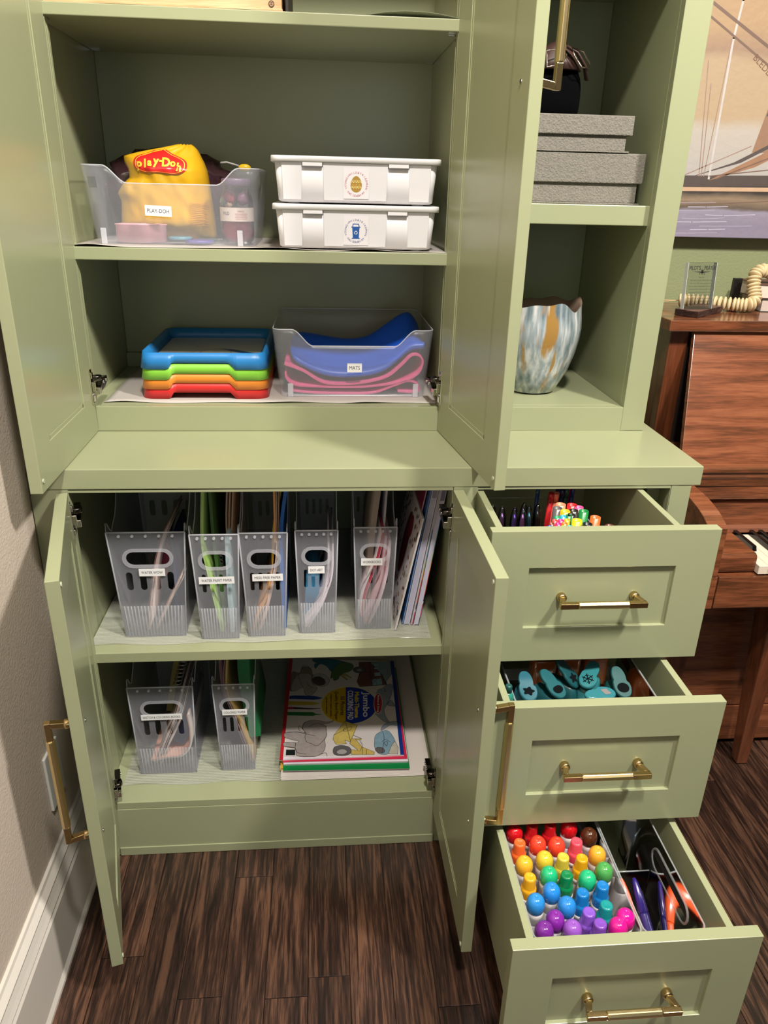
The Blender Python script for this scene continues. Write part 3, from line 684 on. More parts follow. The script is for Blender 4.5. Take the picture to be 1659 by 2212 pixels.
# ================================================================ file holders
GRIP = M('#dcdce4', .35, alpha=.20)
def holder(x, y, z, w, s, lab, rib_n=18, dep=.255, topw=None, hb=.335):
    h = .244; tw = topw or w * 1.18
    t = thing('file_holder', lab, 'file holder', (x, y + dep / 2, z))
    wa = lambda k: w + (tw - w) * k
    # front panel (tapered): local u across, v up
    mx = frame((x, y, z), (1, 0, 0), (0, 0, 1))
    cx = 0
    hw = tw * .56; out = [(-w / 2, 0), (w / 2, 0), (tw / 2, h), (-tw / 2, h)]
    holes = [stad(0, h - .058, hw, .030)] + [stad((k - 1.5) * tw * .178, .133, tw * .085, .043, 5) for k in range(4)]
    plate([out] + holes, mx, .0018, FROST, t, 'front_panel')
    r1 = stad(0, h - .058, hw + .016, .043); plate([r1, stad(0, h - .058, hw, .030)], mx @ Matrix.Translation((0, 0, .0016)), .002, GRIP, t, 'grip_rim')
    b = B()
    for p, q in ((out[0], out[3]), (out[1], out[2]), (out[3], out[2])): b.tube([mx @ Vector((*p, 0)), mx @ Vector((*q, 0))], .0016, 6)
    obj('front_rim', b, FROSTE, t)
    for k in range(5): obj('rivet', B().tube([mx @ Vector((tw * (-.34 + k * .17), h - .008, -.001)), mx @ Vector((tw * (-.34 + k * .17), h - .008, .003))], .003, 10), FROSTE, t)
    # ribbed foot
    rb = B(); zt_ = .075; n = rib_n
    for i in range(n):
        u = (i + .5) / n - .5; a = u * w * .93; c = u * wa(.3) * .93; rb.tube([mx @ Vector((a, .003, .0028)), mx @ Vector((c, zt_, .0028))], .0015, 6)
    rb.add([mx @ Vector(p) for p in ((-w / 2 + .002, 0, .0022), (w / 2 - .002, 0, .0022), (wa(.3) / 2 - .002, zt_, .0022), (-wa(.3) / 2 + .002, zt_, .0022))], [(0, 1, 2, 3)])
    o = obj('ribbed_foot', rb, M('#d4d4da', .3, alpha=.24, spec=.8), t)
    # sides
    ds = dep
    for sd in (-1, 1):
        prof_ = [(0, 0), (ds, 0), (ds, hb), (ds - .10, hb), (ds - .125, hb - .006), (ds - .145, hb - .03), (ds - .165, hb - .06), (ds - .185, hb - .082), (.046, h - .003), (.034, h - .012), (.024, h - .004), (.014, h + .014), (.006, h + .017), (.001, h)]
        vs = lambda off: [(x + sd * (wa(v / h) / 2 - (wa(v / h) / 2 - w / 2) * (u / ds) * .5 + off), y + u, z + v) for u, v in prof_]
        b = B().add(vs(0) + vs(-.0016), [list(range(14)), list(range(14, 28))] + [(i, (i + 1) % 14, 14 + (i + 1) % 14, 14 + i) for i in range(14)])
        obj('side_panel', b, FROST, t)
        b = B().tube(vs(-.0008)[1:], .0011, 5); obj('side_rim', b, FROSTE, t)
    wb = w + (tw - w) * .5
    mb = frame((x, y + ds, z), (1, 0, 0), (0, 0, 1))
    plate([[(-wb / 2, 0), (wb / 2, 0), (wb / 2, hb), (-wb / 2, hb)]] + [stad(0, .252, tw * .52, .028)] + [stad((k - 1.5) * tw * .178, .19, tw * .085, .040, 5) for k in range(4)], mb, .0018, FROST, t, 'back_panel')
    plate([stad(0, .252, tw * .52 + .014, .040), stad(0, .252, tw * .52, .028)], mb @ Matrix.Translation((0, 0, .0016)), .002, GRIP, t, 'grip_rim')
    obj('floor', B().box(x - w / 2, x + w / 2, y, y + ds, z + .0005, z + .0022), FROST, t)
    if s:
        lw, lh, tw_, dx, dz = s[1:]
        label(t, s[0], x + dx, y - .0036, z + dz, lw, lh, tw_, .0058, .0 if len(s[0]) < 14 else .01)
    return t
ZL = .5431 + .0026
holder(.1122, .0749, ZL, .124, ('WATER WOW', .0525, .0170, .043, .006, .155), 'widest frosted file holder, at the left end of the upper row of five', 18, topw=.156)
holder(.2500, .0600, ZL, .076, ('WATER PAINT PAPER', .072, .0160, .062, .000, .142), 'frosted file holder labelled WATER PAINT PAPER, second in the upper row', 13, topw=.098)
holder(.3478, .0650, ZL, .076, ('MESS FREE PAPER', .063, .0160, .054, .006, .144), 'frosted file holder labelled MESS FREE PAPER, centre of the upper row', 13, topw=.098)
holder(.4558, .0745, ZL, .075, ('DOT ART', .034, .0165, .026, -.001, .155), 'frosted file holder labelled DOT ART beside the open gap in the row', 13, topw=.088)
holder(.5782, .0860, ZL, .075, ('WORKBOOKS', .045, .0165, .038, -.007, .166), 'frosted file holder labelled WORKBOOKS, against the leaning books', 13, topw=.090)
ZD = .1562 + .0026
holder(.1022, .0880, ZD, .128, ('SKETCH & COLORING BOOKS', .091, .0150, .083, -.002, .165), 'wide frosted file holder labelled SKETCH & COLORING BOOKS on the lowest deck', 18, topw=.144, hb=.345)
holder(.2638, .0910, ZD, .077, ('COLORED PAPER', .056, .0150, .049, .000, .170), 'narrow frosted file holder labelled COLORED PAPER on the lowest deck', 13, topw=.094, hb=.345)

# papers and booklets standing in the holders: curved sheets seen edge-on
def booklet(path, y0, dep, th, c, lab, cat='booklet', name='booklet', group=None, rough=.5, edge=None):
    """path: list of (x, z) from bottom to top"""
    b = sheet('s', path, y0, y0 + dep, th, None, '', 3)
    t = tag(obj(name, b, M(c, rough), loc=(path[0][0], y0 + dep / 2, path[0][1])), lab, cat, group)
    if edge:
        for k, (dx, ec) in enumerate(edge):
            obj('page', sheet('s', [(p[0] + dx, p[1] + .002) for p in path[:-1]] + [(path[-1][0] + dx, path[-1][1] - .003)], y0 - .0006, y0 + dep - .004, .0006, None, '', 2), M(ec, .5), t)
    return t
H0 = ZL + .003
def bk(rel, y0, dep, th, c, lab, **k): return booklet([(x, H0 + z) for x, z in rel], y0, dep, th, c, lab, **k)
bk([(.092, 0), (.104, .07), (.120, .15), (.140, .215), (.150, .235)], .095, .19, .004, '#c7aaa4', 'pale pink spiral activity booklet leaning right in the widest upper file holder', edge=[(.0035, '#e2d4cf'), (-.0035, '#8f6f6e')])
bk([(.108, 0), (.128, .04), (.150, .085), (.170, .125)], .095, .12, .003, '#c5a99f', 'short pink booklet leaning on the right side of the widest upper file holder', edge=[(.004, '#d8c4bf')])
bk([(.146, 0), (.150, .08), (.152, .16), (.150, .20)], .13, .16, .006, '#202c60', 'navy blue activity booklet deep in the widest upper file holder')
bk([(.118, .10), (.124, .14), (.126, .175), (.122, .185)], .16, .02, .022, '#8e2648', 'crimson pen cap seen through the grip hole of the widest upper holder', cat='pen', name='pen')
bk([(.252, 0), (.243, .06), (.232, .14), (.224, .215), (.232, .33)], .078, .23, .005, '#a2c46b', 'lime green paper pad leaning left in the WATER PAINT PAPER holder', edge=[(-.0032, '#c9e09b')])
bk([(.258, 0), (.250, .10), (.243, .20), (.242, .32)], .10, .2, .006, '#45682f', 'darker green pad behind the lime pad in the WATER PAINT PAPER holder')
bk([(.272, 0), (.272, .12), (.274, .225)], .078, .2, .010, '#a9c2c8', 'pale blue paper pad at the right of the WATER PAINT PAPER holder')
for i, dx in enumerate((0, .006, .012)):
    bk([(.268 + dx * .3, .10), (.268 + dx, .24), (.276 + dx, .33)], .12, .2, .0022, '#b7977c', ('inner', 'middle', 'outer')[i] + ' tan card rising from the WATER PAINT PAPER holder', cat='card', name='card')
b = B()
for k in range(5): b.tube([(.258 + .004 * math.cos(a * .8), .084, H0 + .15 + k * .009 + .004 * math.sin(a * .8)) for a in range(9)], .0008, 5)
tag(obj('hanging_ornament', b, M('#1d1c1c', .4), loc=(.258, .09, H0 + .15)), 'black looped ornament seen through the WATER PAINT PAPER handle', 'ornament')
bk([(.318, 0), (.328, .04), (.346, .08), (.364, .15), (.370, .21), (.372, .33)], .085, .22, .004, '#d39a62', 'orange tan booklet curving right in the MESS FREE PAPER holder', edge=[(.004, '#e0c0a8'), (.008, '#caa28a')])
bk([(.330, 0), (.346, .05), (.363, .13), (.372, .21)], .085, .2, .005, '#d2b0a2', 'pinkish paper stack curving right in the MESS FREE PAPER holder', edge=[(.004, '#e6d3cc')])
bk([(.384, 0), (.382, .12), (.383, .235), (.397, .335)], .09, .22, .007, '#1d5fb0', 'bright blue folder at the right edge of the MESS FREE PAPER holder')
bk([(.362, .10), (.366, .22), (.386, .33)], .11, .2, .006, '#b59a2a', 'mustard yellow folder behind the blue folder', name='folder', cat='folder')
bk([(.428, 0), (.448, .03), (.468, .075), (.479, .13), (.481, .205)], .092, .2, .004, '#ded3dd', 'white dot-art booklet curving up in the DOT ART holder', edge=[(.0035, '#efe8ee'), (.007, '#cbbccb')])
bk([(.436, 0), (.452, .03), (.474, .08), (.488, .13), (.490, .20)], .092, .2, .003, '#e4dbe4', 'outer white booklet at the right wall of the DOT ART holder', edge=[(-.003, '#c8bccb')])
bk([(.440, 0), (.444, .06), (.446, .10)], .14, .16, .03, '#2f7da5', 'teal blue book deep in the DOT ART holder')
bk([(.552, .02), (.560, .08), (.582, .15), (.596, .225)], .10, .2, .004, '#b5384a', 'red edged workbook, leftmost in the WORKBOOKS holder', edge=[(.0035, '#d9a3ab'), (-.0035, '#e5d5da')])
bk([(.560, 0), (.575, .05), (.594, .12), (.602, .215)], .10, .2, .005, '#d3aeb6', 'pale pink workbook in the middle of the WORKBOOKS holder', edge=[(.004, '#c36b77')])
bk([(.568, 0), (.588, .05), (.604, .12), (.610, .205)], .10, .2, .004, '#dcc3cc', 'lilac workbook at the right of the WORKBOOKS holder', edge=[(.003, '#eadde3')])
bk([(.566, .05), (.574, .20), (.588, .335)], .125, .2, .012, '#9a8a7c', 'tall beige illustrated workbook rising from the WORKBOOKS holder')
bk([(.598, .05), (.600, .20), (.606, .33)], .14, .2, .004, '#b9b2b4', 'grey spiral notebook rising behind the WORKBOOKS front panel')
H0 = ZD + .003
bk([(.070, .01), (.098, .08), (.128, .15), (.150, .225)], .108, .2, .004, '#c6b1aa', 'pink grey sketch pad leaning right in the SKETCH holder', edge=[(.0035, '#e4d7d1'), (.007, '#d2c0ba'), (-.0035, '#b7a39e')])
bk([(.078, .0), (.102, .06), (.134, .13), (.158, .215)], .108, .2, .002, '#d8cac5', 'thin white sketch pad beside the pink grey pad', edge=[(.003, '#b9a8a4')])
bk([(.062, .018), (.095, .026), (.130, .030), (.152, .055), (.158, .10), (.155, .15)], .106, .2, .004, '#e0d4cf', 'bent white colouring book along the bottom of the SKETCH holder', edge=[(-.0035, '#d59a86')])
bk([(.120, .05), (.140, .10), (.150, .16)], .13, .14, .030, '#222b4a', 'dark navy book behind the bent colouring book')
bk([(.100, .12), (.116, .20), (.138, .30)], .16, .13, .014, '#6a5f22', 'olive yellow colouring book deep in the SKETCH holder')
b = B()
for k in range(16):
    f_ = k / 15; b.tube([(.138 + .022 * f_ + .009 * math.cos(a * math.pi / 6), .112 + .10 * f_ + .009 * math.sin(a * math.pi / 6), H0 + .235 + .085 * f_) for a in range(12)], .0012, 5, closed=True)
o = tag(obj('spiral_binding', b, M('#9c9aa0', .2, metal=.8), loc=(.15, .16, H0 + .235)), 'silver wire spiral of the sketch pad rising from the SKETCH holder', 'spiral')
bk([(.300, 0), (.287, .06), (.264, .15), (.246, .22), (.256, .33)], .108, .2, .003, '#b99a5c', 'yellow edged coloured-paper pad leaning left in the narrow holder', edge=[(-.003, '#8f6a58'), (-.006, '#b9a3a0')])
bk([(.290, 0), (.272, .08), (.252, .16), (.238, .215), (.236, .33)], .112, .2, .005, '#6b4a52', 'dark maroon pad beneath the yellow edged pad in the narrow holder', edge=[(-.003, '#9c8486')])
bk([(.303, .06), (.290, .16), (.284, .24), (.286, .34)], .13, .2, .026, '#0f6b3c', 'large deep green paper pad in the COLORED PAPER holder')
tag(obj('paper_leaf', lump(.291, .138, H0 + .285, .006, .002, .035, 4, .1), M('#5d9a3c', .5), loc=(.291, .138, H0 + .25)), 'light green leaf shape printed on the deep green pad', 'leaf')

# leaning books at the right of the upper row
def leaning(x0, x1, y0, dep, z, h, th, pagec, coverc, lab, bands=None, ptop=None, cover_art=False):
    """slab leaning right; bottom left front corner x0, top x1, thickness th"""
    t = thing('book', lab, 'book', (x0, y0 + dep / 2, z)); lean = (x1 - x0)
    P = lambda u, v, y: (x0 + lean * v + u, y, z + h * v)
    c = .0011
    def slab(u0, u1, v0, v1, ya, yb): return B().add([P(u0, v0, ya), P(u1, v0, ya), P(u1, v1, ya), P(u0, v1, ya), P(u0, v0, yb), P(u1, v0, yb), P(u1, v1, yb), P(u0, v1, yb)], [(0, 1, 2, 3), (4, 7, 6, 5), (0, 4, 5, 1), (1, 5, 6, 2), (2, 6, 7, 3), (3, 7, 4, 0)])
    obj('pages', slab(c, th - c, .004, .996, y0 + .001, y0 + dep - .001), M(pagec, .6), t)
    obj('front_cover', slab(0, c, 0, 1, y0, y0 + dep), M(coverc, .3), t)
    if bands:
        v = 0
        for f_, col in bands: obj('cover_band', slab(th - c, th, v, v + f_, y0, y0 + dep), M(col, .35), t); v += f_
    else: obj('back_cover', slab(th - c, th, 0, 1, y0, y0 + dep), M(coverc, .3), t)
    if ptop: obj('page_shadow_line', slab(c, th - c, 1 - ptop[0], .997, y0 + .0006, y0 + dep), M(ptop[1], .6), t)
    if cover_art:
        RB = random.Random(5)
        mx = frame(P(-.0004, 0, y0), (0, -1, 0), (lean, 0, h)); L_ = math.hypot(lean, h)
        mx = Matrix.Translation(P(-.0006, 0, y0 + dep)) @ Matrix(((0, lean / L_, -1, 0), (-1, 0, 0, 0), (0, h / L_, 0, 0), (0, 0, 0, 1)))
        for k in range(230):
            u, v = RB.uniform(.006, dep - .006), RB.uniform(.006, L_ - .006)
            if abs(u - dep * .52) < .05 and abs(v - L_ * .62) < .085: continue
            col = RB.choice(['#2a2430', '#7a2b2b', '#9a6a3c', '#3b3f60', '#8a4a5a', '#5a6a4a', '#b08a5a', '#6a5a78']); r = RB.uniform(.0028, .0072); n = RB.randint(3, 7); a = RB.random() * 6
            obj('cover_doodle', B().add([mx @ Vector((u + r * RB.uniform(.5, 1.3) * math.cos(a + q * 6.28 / n), v + r * RB.uniform(.5, 1.6) * math.sin(a + q * 6.28 / n), 0)) for q in range(n)], [list(range(n))]), M(col, .5), t)
        obj('title_oval', B().add([mx @ Vector((dep * .52 + .034 * math.cos(q * .3), L_ * .60 + .075 * math.sin(q * .3), .0002)) for q in range(21)], [list(range(21))]), M('#5c1620', .4), t)
        obj('title_badge', B().add([mx @ Vector((dep * .62 + .020 * math.cos(q * .3), L_ * .78 + .026 * math.sin(q * .3), .0004)) for q in range(21)], [list(range(21))]), M('#7c2028', .4), t)
        b = B()
        for q in range(12): b.add([mx @ Vector(p) for p in ((dep * .80 + q * .0014, L_ * .42, .0003), (dep * .80 + q * .0014 + .0007, L_ * .42, .0003), (dep * .80 + q * .0014 + .0007, L_ * .42 + .014, .0003), (dep * .80 + q * .0014, L_ * .42 + .014, .0003))], [(0, 1, 2, 3)])
        o = obj('barcode', b, M('#26242a', .5), t); o['kind'] = 'stuff'
    return t
RBW = [(.10, '#c9306a'), (.02, '#d9d4d8'), (.05, '#1d2450'), (.17, '#c23a28'), (.07, '#d98a2a'), (.07, '#7aa03a'), (.14, '#2f7f8c'), (.08, '#2a68a8'), (.30, '#cfcad0')]
leaning(.6235, .674, .074, .24, ZL, .268, .0035, '#c9c2c2', '#d9d3d3', 'white sticker book covered in tiny doodles leaning left of the other books', cover_art=True)
leaning(.630, .688, .120, .20, ZL, .335, .004, '#c4bcbb', '#7c1f3c', 'book with a maroon cover edge standing behind the doodle sticker book')
leaning(.642, .6935, .100, .20, ZL, .335, .0035, '#b9b3b3', '#2c5f9e', 'thin blue covered book right behind the sticker book foot')
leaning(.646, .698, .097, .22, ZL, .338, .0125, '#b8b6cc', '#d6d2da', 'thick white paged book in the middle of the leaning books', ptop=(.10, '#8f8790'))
leaning(.6615, .711, .095, .22, ZL, .334, .004, '#b5b0bb', '#cdc8ce', 'thin book with a rainbow banded spine second from the right', bands=RBW)
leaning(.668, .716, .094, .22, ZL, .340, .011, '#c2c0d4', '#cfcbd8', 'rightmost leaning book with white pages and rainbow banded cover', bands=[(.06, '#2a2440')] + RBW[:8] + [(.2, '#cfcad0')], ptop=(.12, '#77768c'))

# cover art of the coloring pad: points on the cover (x, y in metres)
PADF= [('blue_edge', [(0.6587, 0.479), (0.6683, 0.4786), (0.6585, 0.0885), (0.6495, 0.089)]), ('red_edge', [(0.368, 0.5044), (0.3788, 0.5039), (0.3693, 0.0862), (0.3614, 0.0866)]), ('white_cover', [(0.3788, 0.5039), (0.6585, 0.477), (0.6493, 0.0876), (0.3692, 0.0962)]), ('crayon_blue', [(0.3757, 0.3291), (0.3889, 0.3314), (0.4402, 0.3268), (0.4535, 0.3219), (0.4647, 0.317), (0.4536, 0.3118), (0.4403, 0.31), (0.3894, 0.316), (0.375, 0.3166)]), ('pencil_yellow', [(0.3742, 0.3078), (0.4382, 0.3012), (0.458, 0.294), (0.4383, 0.2879), (0.3731, 0.2911)]), ('brush_red', [(0.3734, 0.2834), (0.3871, 0.2828), (0.3875, 0.2731), (0.3729, 0.2738)]), ('brush_dark', [(0.3872, 0.2821), (0.434, 0.2757), (0.4584, 0.2745), (0.4584, 0.2724), (0.4341, 0.2702), (0.3875, 0.2731)]), ('crayon_green', [(0.3727, 0.2629), (0.4385, 0.2591), (0.445, 0.2527), (0.4644, 0.2484), (0.4451, 0.2466), (0.4387, 0.2439), (0.3722, 0.2495)]), ('dino_blue', [(0.4388, 0.4992), (0.4893, 0.4949), (0.5251, 0.4808), (0.5271, 0.4683), (0.5029, 0.4531), (0.4885, 0.4357), (0.4793, 0.4541), (0.4699, 0.4668), (0.4557, 0.4715), (0.4439, 0.4517), (0.4414, 0.4721), (0.4485, 0.478), (0.439, 0.4846)]), ('dino_green', [(0.525, 0.4787), (0.5485, 0.4674), (0.5501, 0.4469), (0.5377, 0.4314), (0.5235, 0.4261), (0.5114, 0.4129), (0.5065, 0.3976), (0.4948, 0.3924), (0.4927, 0.406), (0.4857, 0.4024), (0.4883, 0.4238), (0.4909, 0.4415), (0.5031, 0.4612)]), ('dino_horn', [(0.5235, 0.4281), (0.5437, 0.4036), (0.5413, 0.4018), (0.5186, 0.4204)]), ('dino_horn', [(0.5163, 0.4205), (0.533, 0.3964), (0.5306, 0.3926), (0.5127, 0.4148)]), ('fire_body', [(0.5681, 0.4768), (0.6355, 0.4759), (0.6387, 0.3667), (0.5649, 0.3607), (0.5579, 0.3837), (0.5667, 0.4222)]), ('fire_cab', [(0.5993, 0.4754), (0.6584, 0.4757), (0.6567, 0.4142), (0.6348, 0.3763), (0.6387, 0.3667), (0.6306, 0.4114)]), ('fire_win', [(0.6096, 0.4667), (0.6253, 0.4681), (0.6256, 0.4557), (0.6095, 0.4544)]), ('fire_win', [(0.6091, 0.4483), (0.6251, 0.4496), (0.6256, 0.4395), (0.609, 0.4394)]), ('fire_win', [(0.608, 0.4243), (0.6257, 0.4255), (0.6268, 0.4076), (0.608, 0.4065)]), ('fire_win', [(0.599, 0.3934), (0.6272, 0.3979), (0.6284, 0.3671), (0.5983, 0.3648)]), ('wheel', [(0.5498, 0.4389), (0.555, 0.4507), (0.567, 0.4543), (0.5799, 0.4496), (0.5841, 0.4394), (0.5775, 0.4277), (0.5656, 0.4242), (0.5541, 0.4287)]), ('wheel_in', [(0.5592, 0.4393), (0.5666, 0.4454), (0.5735, 0.441), (0.5732, 0.4338), (0.566, 0.4314), (0.5602, 0.4344)]), ('astro_pack', [(0.3809, 0.4385), (0.3997, 0.4317), (0.4062, 0.4574), (0.4202, 0.4608), (0.4322, 0.4482), (0.4347, 0.4282), (0.4395, 0.4162), (0.4373, 0.4008), (0.4259, 0.3898), (0.4037, 0.3644), (0.3771, 0.3509), (0.3776, 0.3997)]), ('astro_suit', [(0.3976, 0.4259), (0.4301, 0.4245), (0.4351, 0.3856), (0.449, 0.3586), (0.4334, 0.33), (0.4178, 0.3344), (0.4105, 0.3641), (0.3906, 0.3503), (0.3792, 0.3545), (0.3825, 0.3918)]), ('astro_helm', [(0.4372, 0.4163), (0.451, 0.4255), (0.4697, 0.4207), (0.4822, 0.3987), (0.4786, 0.376), (0.4648, 0.3661), (0.4444, 0.3738), (0.4351, 0.3894)]), ('astro_face', [(0.4395, 0.4084), (0.4557, 0.4115), (0.4695, 0.3954), (0.4694, 0.3764), (0.4557, 0.3714), (0.442, 0.3795), (0.4362, 0.3951)]), ('ellipse_edge', [(0.6075, 0.2781), (0.6055, 0.2645), (0.6012, 0.2517), (0.595, 0.2399), (0.587, 0.2295), (0.5775, 0.2207), (0.5667, 0.2138), (0.555, 0.209), (0.5428, 0.2062), (0.5302, 0.2057), (0.5178, 0.2075), (0.5058, 0.2114), (0.4945, 0.2174), (0.4843, 0.2253), (0.4754, 0.235), (0.4682, 0.2461), (0.4629, 0.2584), (0.4596, 0.2716), (0.4585, 0.2852), (0.4596, 0.2989), (0.463, 0.3123), (0.4687, 0.3248), (0.4763, 0.3362), (0.4859, 0.346), (0.4969, 0.3538), (0.5092, 0.3594), (0.5223, 0.3627), (0.5358, 0.3633), (0.5492, 0.3614), (0.562, 0.357), (0.5739, 0.3502), (0.5844, 0.3413), (0.5933, 0.3307), (0.6002, 0.3186), (0.6049, 0.3055), (0.6074, 0.2919)]), ('ellipse_yellow', [(0.5219, 0.2094), (0.5212, 0.2095), (0.5123, 0.2118), (0.5037, 0.2152), (0.4956, 0.2197), (0.488, 0.2253), (0.4812, 0.2318), (0.4751, 0.2392), (0.47, 0.2474), (0.466, 0.2562), (0.463, 0.2656), (0.4612, 0.2752), (0.4606, 0.2851), (0.4612, 0.295), (0.4631, 0.3048), (0.4662, 0.3142), (0.4705, 0.3232), (0.4759, 0.3315), (0.4824, 0.339), (0.4898, 0.3456), (0.498, 0.3511), (0.5068, 0.3553), (0.5162, 0.3583), (0.5259, 0.3599), (0.5266, 0.36)]), ('ellipse_blue', [(0.5266, 0.36), (0.5357, 0.3602), (0.5455, 0.359), (0.555, 0.3565), (0.5641, 0.3526), (0.5727, 0.3476), (0.5805, 0.3413), (0.5874, 0.3341), (0.5933, 0.326), (0.5982, 0.3172), (0.6018, 0.3078), (0.6043, 0.2981), (0.6055, 0.2881), (0.6054, 0.2782), (0.6041, 0.2684), (0.6016, 0.2589), (0.598, 0.2498), (0.5933, 0.2414), (0.5876, 0.2338), (0.5811, 0.2269), (0.5738, 0.2211), (0.5658, 0.2163), (0.5574, 0.2125), (0.5485, 0.21), (0.5395, 0.2086), (0.5303, 0.2085), (0.5219, 0.2094)]), ('elephant', [(0.3708, 0.1816), (0.3997, 0.1833), (0.4227, 0.1744), (0.4141, 0.1921), (0.4158, 0.2112), (0.4261, 0.2237), (0.4452, 0.2261), (0.4749, 0.218), (0.492, 0.2221), (0.477, 0.2114), (0.4601, 0.2106), (0.4706, 0.2021), (0.4725, 0.1797), (0.4734, 0.1671), (0.4682, 0.1489), (0.4701, 0.1307), (0.4659, 0.1101), (0.4539, 0.0962), (0.436, 0.0928), (0.4021, 0.0974), (0.3974, 0.1225), (0.3709, 0.1312), (0.3702, 0.1463), (0.3978, 0.1434), (0.4027, 0.1492), (0.3716, 0.163)]), ('tractor_bucket', [(0.5207, 0.2191), (0.5508, 0.2013), (0.5316, 0.1396), (0.5174, 0.1464), (0.5212, 0.1341), (0.4966, 0.1323), (0.4887, 0.1509), (0.491, 0.1663)]), ('tractor_arm', [(0.5341, 0.1517), (0.5589, 0.1505), (0.5565, 0.1445), (0.5443, 0.1481), (0.5594, 0.1201), (0.5877, 0.1009), (0.5861, 0.0923), (0.532, 0.0951), (0.5306, 0.1127), (0.5487, 0.1088), (0.5293, 0.1337)]), ('wheel', [(0.4881, 0.109), (0.4924, 0.1236), (0.5088, 0.1287), (0.5269, 0.1218), (0.5324, 0.1067), (0.5259, 0.0954), (0.5078, 0.0919), (0.4919, 0.0971)]), ('wheel_in', [(0.4961, 0.1056), (0.5043, 0.114), (0.5165, 0.1134), (0.5222, 0.1043), (0.514, 0.0974), (0.5019, 0.098)]), ('car_body', [(0.5899, 0.1336), (0.5948, 0.161), (0.6127, 0.1759), (0.6293, 0.1734), (0.6407, 0.1371), (0.6312, 0.1225), (0.6205, 0.0934), (0.5984, 0.0945), (0.5897, 0.1156)]), ('car_hood', [(0.6407, 0.1371), (0.6467, 0.1127), (0.6426, 0.0908), (0.6205, 0.0934), (0.6312, 0.1225)]), ('wheel', [(0.5903, 0.1096), (0.5959, 0.1168), (0.608, 0.1147), (0.6133, 0.104), (0.6087, 0.0969), (0.5966, 0.0981)]), ('whale', [(0.6075, 0.3146), (0.614, 0.3435), (0.6259, 0.3504), (0.6385, 0.3648), (0.6526, 0.3679), (0.6533, 0.3491), (0.6455, 0.3128), (0.6315, 0.278), (0.6233, 0.2576), (0.6255, 0.2305), (0.6349, 0.202), (0.6177, 0.2143), (0.6022, 0.2383), (0.6005, 0.2451), (0.6194, 0.2647)]), ('whale', [(0.6356, 0.2101), (0.6518, 0.211), (0.6513, 0.1947), (0.6345, 0.1972), (0.6096, 0.1776), (0.6165, 0.1981), (0.6277, 0.2056)]), ('whale', [(0.6443, 0.2985), (0.6524, 0.277), (0.6508, 0.2718), (0.6337, 0.2779)]), ('logo_dark', [(0.3754, 0.1201), (0.3975, 0.1189), (0.3977, 0.0996), (0.3754, 0.1008)]), ('oval_rim', [(0.6211, 0.2844), (0.6199, 0.2732), (0.6179, 0.2629), (0.6154, 0.2541), (0.6126, 0.2475), (0.6095, 0.2434), (0.6064, 0.2421), (0.6035, 0.2437), (0.6011, 0.2481), (0.5991, 0.2549), (0.5979, 0.2638), (0.5974, 0.2743), (0.5977, 0.2855), (0.5989, 0.2969), (0.6008, 0.3075), (0.6033, 0.3167), (0.6062, 0.3238), (0.6094, 0.3282), (0.6126, 0.3296), (0.6156, 0.3279), (0.6181, 0.3232), (0.62, 0.3159), (0.6212, 0.3066), (0.6216, 0.2958)]), ('oval_red', [(0.6196, 0.2845), (0.6185, 0.2741), (0.6167, 0.2646), (0.6145, 0.2566), (0.612, 0.2505), (0.6093, 0.2467), (0.6066, 0.2455), (0.6042, 0.2469), (0.602, 0.2509), (0.6004, 0.2573), (0.5993, 0.2655), (0.5989, 0.2751), (0.5993, 0.2855), (0.6003, 0.2959), (0.602, 0.3057), (0.6042, 0.3141), (0.6068, 0.3206), (0.6096, 0.3246), (0.6123, 0.3259), (0.6149, 0.3244), (0.6171, 0.3201), (0.6187, 0.3134), (0.6197, 0.3048), (0.62, 0.295)])]
